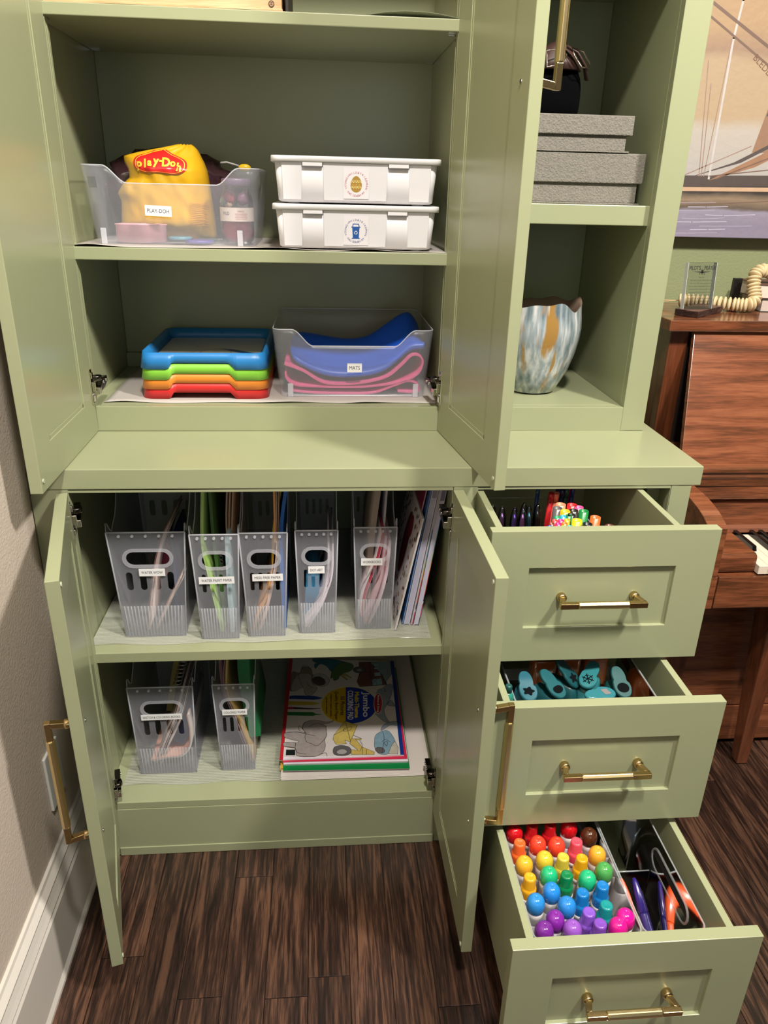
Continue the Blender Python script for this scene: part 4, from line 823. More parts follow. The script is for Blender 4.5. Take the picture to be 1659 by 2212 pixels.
PADL= [[(0.4227, 0.1744), (0.4198, 0.1636), (0.4242, 0.1451), (0.4355, 0.1384), (0.4488, 0.1294), (0.462, 0.1431), (0.4734, 0.1656), (0.4715, 0.1861), (0.4727, 0.202)], [(0.3708, 0.1816), (0.3997, 0.1833), (0.4227, 0.1744), (0.4455, 0.1654)], [(0.3702, 0.1463), (0.3978, 0.1434)], [(0.3709, 0.1312), (0.3973, 0.1254)], [(0.3978, 0.1434), (0.3974, 0.1225), (0.4038, 0.1075), (0.4239, 0.1021)], [(0.4141, 0.1921), (0.4054, 0.2053), (0.4047, 0.1894), (0.4206, 0.1776)], [(0.4206, 0.1776), (0.4118, 0.2018), (0.4198, 0.2208)], [(0.4306, 0.2008), (0.4474, 0.2129), (0.4685, 0.2054)], [(0.4539, 0.0962), (0.4699, 0.1041), (0.4738, 0.0923)], [(0.5207, 0.2191), (0.525, 0.1897), (0.5316, 0.1396)], [(0.491, 0.1663), (0.525, 0.1897)], [(0.5166, 0.1902), (0.5358, 0.1956), (0.5311, 0.1831), (0.5163, 0.1791), (0.5166, 0.1902)], [(0.5387, 0.1639), (0.5589, 0.1505)], [(0.5543, 0.1415), (0.5597, 0.1261), (0.5526, 0.1057)], [(0.6086, 0.1357), (0.6186, 0.1444), (0.6281, 0.1347)], [(0.6127, 0.1759), (0.6147, 0.1477), (0.6054, 0.0942)], [(0.6135, 0.1324), (0.6222, 0.1381), (0.6187, 0.1201), (0.6135, 0.1324)], [(0.6305, 0.3501), (0.6339, 0.3352), (0.6296, 0.3391)], [(0.5667, 0.4222), (0.6009, 0.4246), (0.5983, 0.3648)], [(0.5993, 0.4754), (0.599, 0.3934), (0.6272, 0.3979)], [(0.5995, 0.3647), (0.6077, 0.3852), (0.6133, 0.3659)], [(0.3976, 0.4259), (0.4006, 0.3986), (0.4105, 0.3641)], [(0.4214, 0.39), (0.4285, 0.367), (0.449, 0.3586)], [(0.4062, 0.4574), (0.4154, 0.4692), (0.4322, 0.4482)], [(0.3762, 0.1008), (0.3801, 0.1005)], [(0.5691, 0.1107), (0.5681, 0.0932)], [(0.5594, 0.1201), (0.558, 0.0937)]]
PADT= [('Jumbo', (0.5755, 0.2841), [(0.5785, 0.3378), (0.5727, 0.2331)], 0.0259, 'w'), ('Multi-Theme', (0.5535, 0.2835), [(0.5559, 0.3388), (0.5511, 0.2308)], 0.0145, 'y'), ('COLORING PAD', (0.5365, 0.2832), [(0.5388, 0.345), (0.5343, 0.2248)], 0.0184, 'w'), ('50 Pictures', (0.516, 0.2807), [(0.5171, 0.3205), (0.5149, 0.2424)], 0.0123, 'k'), ('Quality Bond Paper', (0.4991, 0.2826), [(0.5003, 0.3442), (0.498, 0.2243)], 0.0114, 'k'), ('Great for crayons, pencils,', (0.4853, 0.2832), [(0.486, 0.3312), (0.4847, 0.2374)], 0.0066, 'k'), ('pencils or markers!', (0.4739, 0.2838), [(0.4742, 0.3173), (0.4737, 0.2513)], 0.0061, 'k'), ('Melissa & Doug', (0.6094, 0.285), [(0.612, 0.3214), (0.6069, 0.2497)], 0.0084, 'w')]
ZPC = .187
t = thing('paper_sheet_stack', 'stack of large plain white sheets under the coloring pads', 'paper', (.55, .29, .157))
for k in range(6):
    d = .0015 * math.sin(k * 2.3)
    obj('sheet', B().box(.366 + d, .7200, .048 + .001 * k, .560, .1585 + k * .0011, .1593 + k * .0011), M('#cfc6c0' if k % 2 else '#e0d8d3', .6), t)
def pad(z, h, poly, c, lab, top=None, spine=None, cat='coloring pad'):
    t = thing('coloring_pad', lab, cat, (.51, .28, z))
    obj('pages', B().prism([(.51 + (p[0] - .51) * .995, .28 + (p[1] - .28) * .995) for p in poly], 'z', z, z + h - .0012), M('#cdc6cc', .6), t)
    obj('cover', B().prism(poly, 'z', z + h - .0012, z + h), M(c, .35), t)
    if spine: obj('spine_strip', B().prism([(poly[0][0] - .003, poly[0][1]), (poly[0][0] + .004, poly[0][1]), (poly[3][0] + .004, poly[3][1]), (poly[3][0] - .003, poly[3][1])], 'z', z - .0004, z + h + .0004), M(spine, .4), t)
    return t
pad(.1655, .0050, [(.3655, .075), (.6660, .062), (.6730, .47), (.3720, .485)], '#1c2030', 'dark covered pad, just under the green one in the coloring stack', spine='#c9a040')
pad(.1707, .0040, [(.3700, .0640), (.6690, .0560), (.6735, .46), (.3740, .475)], '#0b7a3c', 'green covered pad whose front edge shows below the coloring pad')
pad(.1749, .0050, [(.3705, .0790), (.6670, .0740), (.6690, .47), (.3760, .48)], '#ddd8e2', 'white covered pad with a purple doodle above the green pad')
pad(.1801, .0028, [(.3680, .0830), (.6655, .0800), (.6680, .47), (.3720, .485)], '#c7284a', 'thin red edged pad directly under the top coloring pad')
t = thing('coloring_pad', 'white jumbo coloring pad with animals and vehicles, top of the stack', 'coloring pad', (.51, .28, .183))
obj('pages', B().prism([(.3622, .0874), (.6580, .0885), (.6683, .4784), (.3680, .5042)], 'z', .1831, ZPC - .0008), M('#d9d2da', .6), t)
PC = {'blue_edge': '#17327e', 'red_edge': '#b41f2a', 'white_cover': '#cfc7c4', 'crayon_blue': '#1c3c88', 'pencil_yellow': '#b8a030', 'brush_red': '#a83040', 'brush_dark': '#3c2a2e', 'crayon_green': '#1c6c34',
      'dino_blue': '#2f6a80', 'dino_green': '#4e6e42', 'dino_horn': '#b0a24e', 'fire_body': '#6e4240', 'fire_cab': '#8296a2', 'fire_win': '#8fb0bc', 'wheel': '#5c585a', 'wheel_in': '#9d9899', 'astro_pack': '#8a7e72', 'astro_suit': '#aaa39c', 'astro_helm': '#b4b0ae',
      'astro_face': '#4c4240', 'ellipse_edge': '#d8cfa0', 'ellipse_yellow': '#c9a418', 'ellipse_blue': '#15339a', 'elephant': '#9d9490', 'tractor_bucket': '#c6b060', 'tractor_arm': '#bfa65a', 'car_body': '#7896a6', 'car_hood': '#b2ac9e', 'whale': '#8b93a2', 'logo_dark': '#14201a', 'oval_rim': '#d6c8b4', 'oval_red': '#a01c28'}
OUTL = {'dino_blue', 'dino_green', 'dino_horn', 'fire_body', 'fire_cab', 'fire_win', 'wheel', 'wheel_in', 'astro_pack', 'astro_suit', 'astro_helm', 'astro_face', 'elephant', 'tractor_bucket', 'tractor_arm', 'car_body', 'car_hood', 'whale'}
I4 = Matrix.Identity(4)
def rounded(p, k=4, closed=True):
    n = len(p); o = []
    for i in range(n if closed else n - 1):
        a, q, r_, d = (p[(i - 1) % n], p[i], p[(i + 1) % n], p[(i + 2) % n]) if closed else (p[max(0, i - 1)], p[i], p[i + 1], p[min(n - 1, i + 2)])
        for j in range(k):
            u = j / k; o.append(tuple(.5 * (2 * q[m_] + (r_[m_] - a[m_]) * u + (2 * a[m_] - 5 * q[m_] + 4 * r_[m_] - d[m_]) * u * u + (3 * q[m_] - a[m_] - 3 * r_[m_] + d[m_]) * u ** 3) for m_ in (0, 1)))
    return o if closed else o + [p[-1]]
for i, (n, p) in enumerate(PADF):
    if n in ('elephant', 'dino_blue', 'dino_green', 'astro_pack', 'astro_suit', 'astro_helm', 'astro_face', 'whale', 'wheel', 'wheel_in', 'car_body', 'ellipse_edge', 'oval_rim', 'oval_red'): p = rounded(p)
    z = ZPC + .00002 * i - (.0012 + .0002 * i if i < 3 else 0)
    var = .25 if n in OUTL else 0
    if i < 3: obj('cover' if n == 'white_cover' else n + '_strip', B().prism(p, 'z', z, ZPC + .00001 * i), M(PC[n], .35), t)
    else:
        q = plate([p], Matrix.Translation((0, 0, z)), 0.00001, M(PC[n], .4, var=var, bscale=90.), t, n + '_print')
        if n in OUTL: b = B(); strip(b, p + [p[0]], .0009, I4, z + .00002); obj('outline', b, INK, q)
b = B()
for l in PADL: strip(b, rounded(l, 4, False) if len(l) > 2 else l, .0010, I4, ZPC + .0010)
o = obj('ink_line', b, INK, t); o['kind'] = 'stuff'

TC = {'w': M('#e4e2e6', .5), 'y': M('#e0c23a', .5), 'k': M('#14131a', .5)}
for s_, c, (e1, e2), w_, k in PADT:
    d = Vector((e2[0] - e1[0], e2[1] - e1[1], 0)); v = Vector((-d.y, d.x, 0))
    text(s_, w_, frame((c[0], c[1], ZPC + .0012), d, v), TC[k], t, width=d.length, height=w_ * (.85 if k != 'k' else .9), bold=.0006 if k != 'k' and w_ > .012 else .0001)

# ================================================================ right-hand hutch shelves
LINEN = M('#757067', .9, bump=1., bscale=330, var=.38)
for nm, x1, z0, zl, z1, xb, lab in (('a', 1.1210, 1.4168, 1.4564, 1.5113, 1.1125, 'larger grey linen lidded box, lower of the two on the open shelf'), ('b', 1.0872, 1.5122, 1.5430, 1.5780, 1.0770, 'smaller grey linen lidded box under the black bag')):
    t = thing('storage_box', lab, 'box', (.97, .42, z0))
    yf = .285
    obj('base_flange', B().box(.812, xb + .006, yf - .002, .56, z0, z0 + .003), LINEN, t, bevel=.0008)
    obj('box_body', B().box(.815, xb, yf + .006, .555, z0 + .003, zl + .01), LINEN, t, bevel=.0012)
    obj('box_lid', B().box(.805, x1, yf, .565, zl, z1), LINEN, t, bevel=.0018)
t = thing('black_bag', 'small black velvet bag with brown leather top, on the linen boxes', 'bag', (.945, .40, 1.5785))
rings = []
for z, w, d in ((1.579, .050, .035), (1.582, .058, .045), (1.62, .0585, .048), (1.650, .056, .044), (1.668, .046, .034), (1.676, .030, .022)):
    rings.append([(.945 + w * (abs(math.cos(a)) ** .5) * (1 if math.cos(a) > 0 else -1), .40 + d * (abs(math.sin(a)) ** .7) * (1 if math.sin(a) > 0 else -1), z) for a in [2 * math.pi * k / 28 for k in range(28)]])
obj('body', B().loft(rings), M('#040405', .95, spec=.05), t, sub=1)
LEA = M('#38231d', .5, bump=.3, bscale=120)
obj('leather_top', B().loft([[(.945 + w * math.cos(a), .385 + d * math.sin(a), z) for a in [2 * math.pi * k / 20 for k in range(20)]] for z, w, d in ((1.662, .053, .040), (1.680, .045, .034), (1.700, .030, .024), (1.712, .012, .012))]), LEA, t)
obj('strap', B().tube([(.955, .350, 1.700), (.975, .346, 1.690), (.995, .350, 1.668), (1.004, .358, 1.645)], .008, 8, flat=.4), LEA, t)
for pts, nm in (([(.962, .340, 1.698), (.985, .338, 1.690), (1.001, .340, 1.672), (1.003, .342, 1.664), (.985, .338, 1.664), (.970, .338, 1.680)], 'ring'), ([(.912, .338, 1.690), (.940, .336, 1.694), (.952, .336, 1.684), (.945, .336, 1.668), (.915, .337, 1.662)], 'ring')):
    obj(nm, B().tube(pts, .0015, 6, closed=True), M('#b9a99a', .2, metal=1.), t)
# glazed vase
mv = bpy.data.materials.new('streaked_glaze'); mv.use_nodes = True; nt = mv.node_tree; N_ = nt.nodes.new; Lk = nt.links.new
bs = nt.nodes['Principled BSDF']; bs.inputs['Roughness'].default_value = .07; bs.inputs['Coat Weight'].default_value = .6
tc = N_('ShaderNodeTexCoord'); mp = N_('ShaderNodeMapping'); mp.inputs['Scale'].default_value = (70, 70, 8); n1 = N_('ShaderNodeTexNoise'); n1.inputs['Scale'].default_value = 1.; n1.inputs['Detail'].default_value = 4
n2 = N_('ShaderNodeTexNoise'); n2.inputs['Scale'].default_value = 2.1; n2.inputs['Detail'].default_value = 3
cr = N_('ShaderNodeValToRGB'); e = cr.color_ramp.elements; e[0].position = .3; e[0].color = (*lin('#56656c'), 1); e[1].position = .68; e[1].color = (*lin('#c9c6c4'), 1); q = e.new(.5); q.color = (*lin('#8d979c'), 1)
c2 = N_('ShaderNodeValToRGB'); e = c2.color_ramp.elements; e[0].position = .57; e[0].color = (0, 0, 0, 1); e[1].position = .64; e[1].color = (1, 1, 1, 1)
mx_ = N_('ShaderNodeMix'); mx_.data_type = 'RGBA'; mx_.inputs['B'].default_value = (*lin('#97733d'), 1)
mp2 = N_('ShaderNodeMapping'); mp2.inputs['Scale'].default_value = (34, 34, 4.5); mp2.inputs['Location'].default_value = (3, 1, 2)
Lk(tc.outputs['Object'], mp.inputs[0]); Lk(tc.outputs['Object'], mp2.inputs[0]); Lk(mp.outputs[0], n1.inputs[0]); Lk(mp2.outputs[0], n2.inputs[0]); Lk(n1.outputs[0], cr.inputs[0]); Lk(n2.outputs[0], c2.inputs[0])
n2.inputs['Scale'].default_value = 1.
Lk(c2.outputs[0], mx_.inputs['Factor']); Lk(cr.outputs[0], mx_.inputs['A']); Lk(mx_.outputs['Result'], bs.inputs['Base Color'])
vx, vy, vz = .962, .392, ZB + .0006; rings = []; inn = []
prof_v = [(.046, 0), (.056, .004), (.068, .025), (.082, .055), (.093, .090), (.100, .125), (.1015, .150), (.099, .172), (.0965, .190), (.096, .202)]
for kk, (r, z) in enumerate(prof_v):
    g = []
    for k in range(72):
        a = 2 * math.pi * k / 72; u = z / .2
        rr_ = r * (1 + .02 * math.sin(3 * a + 1) * u + .012 * noise.noise(Vector((math.cos(a) * 2, math.sin(a) * 2, z * 14))))
        zz = z + (u ** 6) * (.006 * math.sin(3 * a + .6) + .005 * math.sin(5 * a + 2) + .003 * math.sin(9 * a))
        g.append((vx + rr_ * math.cos(a), vy + rr_ * math.sin(a), vz + zz))
    rings.append(g)
for (r, z) in ((.090, -.004), (.086, -.03), (.08, -.08), (.05, -.16)):
    inn.append([(vx + (p[0] - vx) * r / .096, vy + (p[1] - vy) * r / .096, p[2] + z) for p in rings[-1]])
t = thing('ceramic_vase', 'glazed blue grey vase with tan streaks and a wavy rim, bottom right hutch shelf', 'vase', (vx, vy, vz))
obj('body', B().loft(rings, cap1=False), mv, t); obj('inside', B().loft([rings[-1]] + inn, cap0=False), M('#8d7768', .25), t)

# wooden box on the topmost visible shelf
t = thing('bamboo_box', 'light bamboo wood box on the topmost shelf, only its base in view', 'box', (.2, .40, 1.7185))
obj('front_board', B().box(-.012, .4060, .245, .257, 1.7182, 1.80), BAMBOO, t, bevel=.001)
obj('base_board', B().box(-.012, .4075, .243, .55, 1.7182, 1.7222), BAMBOO, t, bevel=.001)
obj('end_board', B().box(.395, .4060, .257, .54, 1.722, 1.80), BAMBOO, t); obj('back_board', B().box(-.012, .4060, .54, .55, 1.722, 1.80), BAMBOO, t)
for sx in (.016, .388):
    d = obj('plug', B().tube([(sx, .2455, 1.7292), (sx, .2440, 1.7292)], .0052, 16), M('#3a2a20', .5), t); obj('plug_face', B().tube([(sx, .2442, 1.7292), (sx, .2437, 1.7292)], .0037, 14), M('#a5805c', .5), d)
    b = B(); mxp = FX(sx, .2434, 1.7292); strip(b, [(-.002, .0015), (.002, .0022)], .0007, mxp); strip(b, [(0, .002), (-.0002, -.002)], .0007, mxp); strip(b, [(-.002, -.001), (.002, -.0004)], .0007, mxp); obj('mark', b, M('#3a2a20', .5), d)
tag(obj('dark_case', B().box(.412, .418, .25, .5, 1.7182, 1.80), M('#231b18', .6), loc=(.415, .37, 1.7182), bevel=.001), 'thin dark case edge just right of the bamboo box', 'case')

# ================================================================ drawer contents
# bottom drawer: organisers, dot markers
def acr(name, lab, x0, x1, y0, y1, z0, z1, r=.012, rimr=.0016):
    t = thing(name, lab, 'organiser', ((x0 + x1) / 2, (y0 + y1) / 2, z0))
    b = B(); b.loft([at(rr(x0 + .004, x1 - .004, y0 + .004, y1 - .004, r), z0), at(rr(x0, x1, y0, y1, r), z1)], cap1=False, smooth=True)
    obj('body', b, CLEAR, t)
    obj('rim', B().tube(at(rr(x0, x1, y0, y1, r), z1), rimr, 6, closed=True), CLEARE, t)
    return t
acr('clear_organiser', 'clear acrylic bin packed with dot markers in the bottom drawer', .7985, .977, -.5255, -.19, .1185, .345)
t = acr('clear_organiser', 'clear acrylic bin with a divider and oval grip hole, right of the dot markers', .9805, 1.0840, -.5255, -.19, .1185, .345)
obj('divider', B().box(.984, 1.080, -.335, -.333, .121, .26), CLEAR, t); obj('divider_rim', B().tube([(.984, -.334, .26), (1.080, -.334, .26)], .0015, 6), CLEARE, t)
plate([stad(0, 0, .15, .045), stad(0, 0, .142, .038)], frame((1.0835, -.40, .30), (0, 1, 0), (0, 0, 1)), .003, CLEARE, t, 'grip_hole_rim')
obj('grip_hole_dark', B().add([(1.0832, -.40 + a, .30 + c) for a, c in stad(0, 0, .142, .038)], [list(range(18))]), M('#10120f', .9), t)  # opaque dark face stands in for the shade inside the grip hole
DOTS = [(.8191, -.3061, 'b', '#c0101c', 'red round-capped dot marker, back left corner of the drawer'), (.8536, -.3001, 's', '#b8141e', 'red step-capped dot marker, second in the back row'), (.8884, -.3007, 's', '#bc141e', 'red step-capped dot marker, third in the back row'),
 (.9251, -.2996, 'b', '#c4101c', 'red round-capped dot marker beside the brown one'), (.9560, -.3216, 'b', '#4a2614', 'brown round-capped dot marker'),
 (.8200, -.3396, 's', '#e8622a', 'orange step-capped dot marker by the left drawer side'), (.8553, -.3353, 'b', '#e0402a', 'orange red round-capped dot marker, left of two'), (.8892, -.3398, 'b', '#e0402a', 'orange red round-capped dot marker, right of two'),
 (.9248, -.3430, 's', '#e04a5c', 'coral pink step-capped dot marker'), (.8584, -.3700, 'b', '#cfb634', 'lemon yellow round-capped dot marker'), (.8900, -.3755, 's', '#c9b43e', 'pale yellow step-capped dot marker'),
 (.9227, -.3800, 's', '#dc9c14', 'golden step-capped dot marker in the middle of the drawer'), (.9570, -.3643, 'b', '#e0a030', 'amber round-capped dot marker at the right edge of the pack'), (.8195, -.3780, 'b', '#e2a82c', 'amber round-capped dot marker by the left drawer side'),
 (.8570, -.4030, 'b', '#1fae74', 'mint green round-capped dot marker, left of two'), (.8850, -.4130, 's', '#0c7a46', 'dark green step-capped dot marker'), (.9217, -.4150, 'b', '#20b078', 'mint green round-capped dot marker, right of two'),
 (.9570, -.4000, 'b', '#4a9a4e', 'leaf green round-capped dot marker at the right edge'), (.8195, -.4140, 's', '#e0a01c', 'golden step-capped dot marker by the left drawer side'), (.8520, -.4360, 'b', '#2480d0', 'sky blue round-capped dot marker behind two others'),
 (.9010, -.4500, 's', '#1272b8', 'blue step-capped dot marker, left of two'), (.9400, -.4380, 's', '#1474bc', 'blue step-capped dot marker next to the orange crayon marker'), (.8195, -.4560, 'b', '#2a84cc', 'sky blue round-capped dot marker by the left drawer side'),
 (.8700, -.4650, 'b', '#2880cc', 'sky blue round-capped dot marker in the middle of the front'), (.9330, -.4760, 's', '#128a8a', 'teal step-capped dot marker'), (.8430, -.4895, 'b', '#7a2294', 'purple round-capped dot marker behind the front edge'),
 (.8995, -.4870, 's', '#8050be', 'lavender step-capped dot marker'), (.9600, -.4930, 'b', '#d8108c', 'hot magenta round-capped dot marker, right front'), (.8195, -.5080, 'b', '#6e2488', 'purple round-capped dot marker half hidden by the drawer front'),
 (.8660, -.5085, 'b', '#8c50b4', 'lilac round-capped dot marker half hidden by the drawer front'), (.9110, -.5190 + .0105, 's', '#7a46b0', 'violet step-capped dot marker half hidden by the drawer front'), (.9420, -.5085, 'b', '#c81484', 'magenta round-capped dot marker half hidden by the drawer front')]
proto = {}
BOT = M('#cfcacb', .35, alpha=.92)
for x_, y_, k, c, lab in DOTS:
    if k not in proto:
        p = thing('dot_marker', lab, 'marker', (x_, y_, .121), 'dot markers in the bottom drawer')
        z = .121
        obj('bottle', B().lathe([(.013, 0), (.0150, .003), (.0150, .150), (.0146, .166), (.0132, .176), (.0118, .181)], (x_, y_, z), 20), BOT, p)
        if k == 'b':
            obj('collar', B().lathe([(.0122, .180), (.0132, .182), (.0132, .192), (.0145, .196), (.0145, .203), (.0130, .206)], (x_, y_, z), 20), M('#d8d3d4', .4), p)
            obj('cap', B().lathe([(.0128, .203), (.0146, .208), (.0156, .215), (.0155, .221), (.0140, .2275), (.0110, .2320), (.0070, .2348), (.0016, .2357), (.0012, .2350)], (x_, y_, z), 28), M(c, .16, coat=.5), p)
        else:
            obj('collar', B().lathe([(.0122, .180), (.0150, .183), (.0150, .189), (.0135, .191)], (x_, y_, z), 20), M('#d8d3d4', .4), p)
            obj('cap', B().lathe([(.0138, .188), (.0142, .190), (.0138, .204), (.0134, .208), (.0116, .2095), (.0111, .211), (.0106, .2295), (.0098, .2325), (.0070, .2330), (.0045, .2318), (.0, .2316)], (x_, y_, z), 28), M(c, .22, coat=.3), p)
        proto[k] = p
    else:
        p = copy(proto[k], (x_, y_, .121), lab)
        for q in kids(p):
            if q.name.startswith('cap'): setmat(q, 0, M(c, .16 if k == 'b' else .22, coat=.5 if k == 'b' else .3))
for (x0, y0, z0), (x1, y1, z1), c, lab in (((1.046, -.500, .135), (1.024, -.340, .250), '#e0582a', 'orange chunky marker lying in the clear organiser'), ((1.067, -.500, .135), (1.049, -.340, .250), '#2c2070', 'indigo chunky marker lying in the clear organiser')):
    t = thing('chunky_marker', lab, 'marker', (x0, y0, z0)); A_, B_ = Vector((x0, y0, z0)), Vector((x1, y1, z1)); L_ = lambda f: A_.lerp(B_, f)
    obj('barrel', B().tube([L_(0), L_(.02), L_(.68), L_(.70)], [.006, .009, .009, .0085], 14), M(c, .3), t)
    obj('cap', B().tube([L_(.70), L_(.71), L_(.86), L_(.96), L_(1)], [.0085, .0095, .0085, .0055, .003], 14), M(c, .2, coat=.4), t)
    for k in range(6): f_ = .05 + .1 * k; obj('dot', lump(L_(f_).x + .004 * math.sin(k * 2), L_(f_).y, L_(f_).z + .0084, .0013, .0013, .0008, k, 0, 1, 8, 5), M('#e8e4e8', .5), t)
tag(obj('chunky_marker', B().tube([(1.104, -.51, .20), (1.104, -.40, .20), (1.103, -.36, .20)], [.010, .010, .005], 14), M('#b8472c', .3), loc=(1.104, -.45, .19)), 'rust orange marker standing between the organiser and the right drawer side', 'marker')

# middle drawer: craft punches
TE = '#3f9aa0'
t = acr('clear_organiser', 'low clear tray holding the teal craft punches in the middle drawer', .810, 1.070, -.285, -.06, .535, .600, .016, .0018)
for k, (xa, xb) in enumerate(((.818, .925), (.932, 1.062))): obj('front_compartment', B().tube(at(rr(xa, xb, -.284, -.262, .006), .598), .0014, 6, closed=True), CLEARE, t)
def punch(x, y, z, rot, c, emb, lab, tilt=.5, w=.0175):
    t = thing('craft_punch', lab, 'punch', (x, y, z)); n0 = None
    mx = Matrix.Translation((x, y, z)) @ Matrix.Rotation(rot, 4, 'Z')
    b = B().loft([at([(p[0], p[1]) for p in rr(-w * f, w * f, -.030 * f, .030, .012 * f)], zz) for zz, f in ((0, 1.), (.004, 1.08), (.018, 1.06), (.030, .9), (.034, .7))])
    obj('body', b.xf(mx), M(c, .35), t)
    b = B().box(-.004, .004, -.012, -.004, .030, .048); obj('plunger', b.xf(mx), M(c, .4), t)
    lv = []
    for k in range(40):
        a = 2 * math.pi * k / 40; yy = -.032 * math.sin(a); ww = (.0185 if yy < 0 else .0145) * (1 - .15 * math.exp(-(yy / .01) ** 2)); lv.append((ww * (abs(math.cos(a)) ** .8) * (1 if math.cos(a) > 0 else -1), yy))
    ml = mx @ Matrix.Translation((0, -.004, .052)) @ Matrix.Rotation(tilt, 4, 'X')
    b = B().loft([at(lv, 0), at([(p[0] * 1.03, p[1] * 1.03) for p in lv], .003), at([(p[0] * .94, p[1] * .96) for p in lv], .0065)]); obj('lever', b.xf(ml), M(c, .28), t)
    D = M('#070b0d', .9, spec=.1)
    me_ = ml @ Matrix.Translation((0, -.013, .0068))
    if emb == 'snow':
        for q in range(3):
            b = B(); a = q * math.pi / 3; strip(b, [(-.011 * math.cos(a), -.011 * math.sin(a)), (.011 * math.cos(a), .011 * math.sin(a))], .0020, me_); 
            for s in (-1, 1): strip(b, [(s * .0075 * math.cos(a) - .003 * math.sin(a), s * .0075 * math.sin(a) + .003 * math.cos(a)), (s * .0075 * math.cos(a) + .003 * math.sin(a), s * .0075 * math.sin(a) - .003 * math.cos(a))], .0016, me_)
            obj('emblem', b, D, t)
    elif emb == 'square': obj('emblem', B().add([me_ @ Vector(p) for p in ((-.008, -.007, 0), (.008, -.007, 0), (.008, .007, 0), (-.008, .007, 0))], [(0, 1, 2, 3)]), M('#7d7878', .4), t)
    else:
        f = {'bear': lambda a: .0095 * (1 + .22 * math.cos(5 * a)), 'heart': lambda a: .010 * (1 - .25 * math.sin(a) ** 1 + .1 * math.cos(2 * a)), 'star': lambda a: .0095 * (1 + .28 * math.cos(5 * a + .4)), 'oval': lambda a: .0115}[emb]
        obj('emblem', B().add([me_ @ Vector((f(a) * math.cos(a), f(a) * math.sin(a) * .85, 0)) for a in [2 * math.pi * k / 30 for k in range(30)]], [list(range(30))]), D, t)
punch(.8415, -.2050, .545, .0, '#245a68', 'bear', 'teal blue paper punch with a teddy shape, leftmost in the tray', .35, .015)  # punch colours darkened to stand in for shade from the drawer above
punch(.8880, -.2000, .545, .55, '#1e555b', 'heart', 'teal paper punch with a heart shape, second from the left', .45)
punch(.9230, -.1750, .550, .9, '#16464b', 'star', 'dark teal paper punch with a star shape, tilted upright behind', .75)
punch(.9720, -.1800, .548, -.6, '#286a70', 'snow', 'teal paper punch with a black snowflake', .35)
punch(1.020, -.2000, .545, .1, '#1b4c4c', 'oval', 'green teal paper punch with a dark oval, rightmost in the tray', .5, .015)
punch(.9680, -.2350, .540, 1.9, '#32757e', 'square', 'light teal paper punch lying low with a grey square window', .1, .014)
for x_, y_, lab in ((.90, -.115, 'copper orange rounded block at the back of the middle drawer, left'), (.95, -.11, 'copper orange rounded block at the back of the middle drawer, centre'), (1.005, -.11, 'copper orange rounded block at the back of the middle drawer, right')):
    tag(obj('copper_block', B().loft([at(rr(x_ - .024, x_ + .024, y_ - .02, y_ + .02, .010), z) for z in (.54, .595, .60)]), M('#9a4a1e', .25, coat=.5), loc=(x_, y_, .54)), lab, 'block')  # rounded shapes added for unidentified orange tones at the drawer back
t = thing('glitter_bottle', 'teal glitter bottle wedged at the left side of the middle drawer', 'bottle', (.7985, -.24, .54))
obj('bottle', B().lathe([(.010, 0), (.0108, .004), (.0108, .062), (.006, .072)], (.7985, -.24, .54), 16), M('#2f8a7a', .2, alpha=.8, var=.6, bscale=300), t)
obj('cap', B().lathe([(.0065, .070), (.0065, .084), (.005, .086)], (.7985, -.24, .54), 12), M('#1c4a48', .3), t)

# top drawer: pens and markers
def pen(x, y, z0, z1, r, c, lab, cap=None, lean=(0, 0), hollow=False, group=None):
    t = thing('gel_pen' if cap else 'felt_marker', lab, 'pen' if cap else 'marker', (x, y, z0), group)
    P = lambda f: (x + lean[0] * f, y + lean[1] * f, z0 + (z1 - z0) * f)
    if cap:
        obj('barrel', B().tube([P(0), P(.60)], r * .85, 12), M(c, .25, coat=.4), t)
        obj('grip', B().tube([P(.60), P(.62), P(.84), P(.92)], [r * .85, r * .7, r * .6, r * .15], 12), M(cap, .3), t)
        obj('clear_cap', B().tube([P(.55), P(.56), P(.88), P(.96), P(1)], [r, r * 1.02, r, r * .7, r * .2], 14), CLEAR, t)
    else:
        b = B().tube([P(0), P(.9), P(.96)], r, 14) if not hollow else B()
        if hollow:
            b.loft([[(P(f)[0] + rr_ * math.cos(a), P(f)[1] + rr_ * math.sin(a), P(f)[2]) for a in [2 * math.pi * k / 16 for k in range(16)]] for f, rr_ in ((0, r), (1, r), (1, r * .78), (.93, r * .76))])
        obj('barrel', b, M(c, .3), t)
        if hollow: obj('end_plug', B().tube([P(.90), P(.94)], r * .76, 14), M(c, .5), t)
        else: obj('tip', B().tube([P(.96), P(1)], [r * .9, r * .5], 12), M(c, .4), t)
    return t
t = acr('clear_organiser', 'clear acrylic divider tray holding the pens in the top drawer', .783, .996, -.155, .12, .665, .840, .01, .0012)
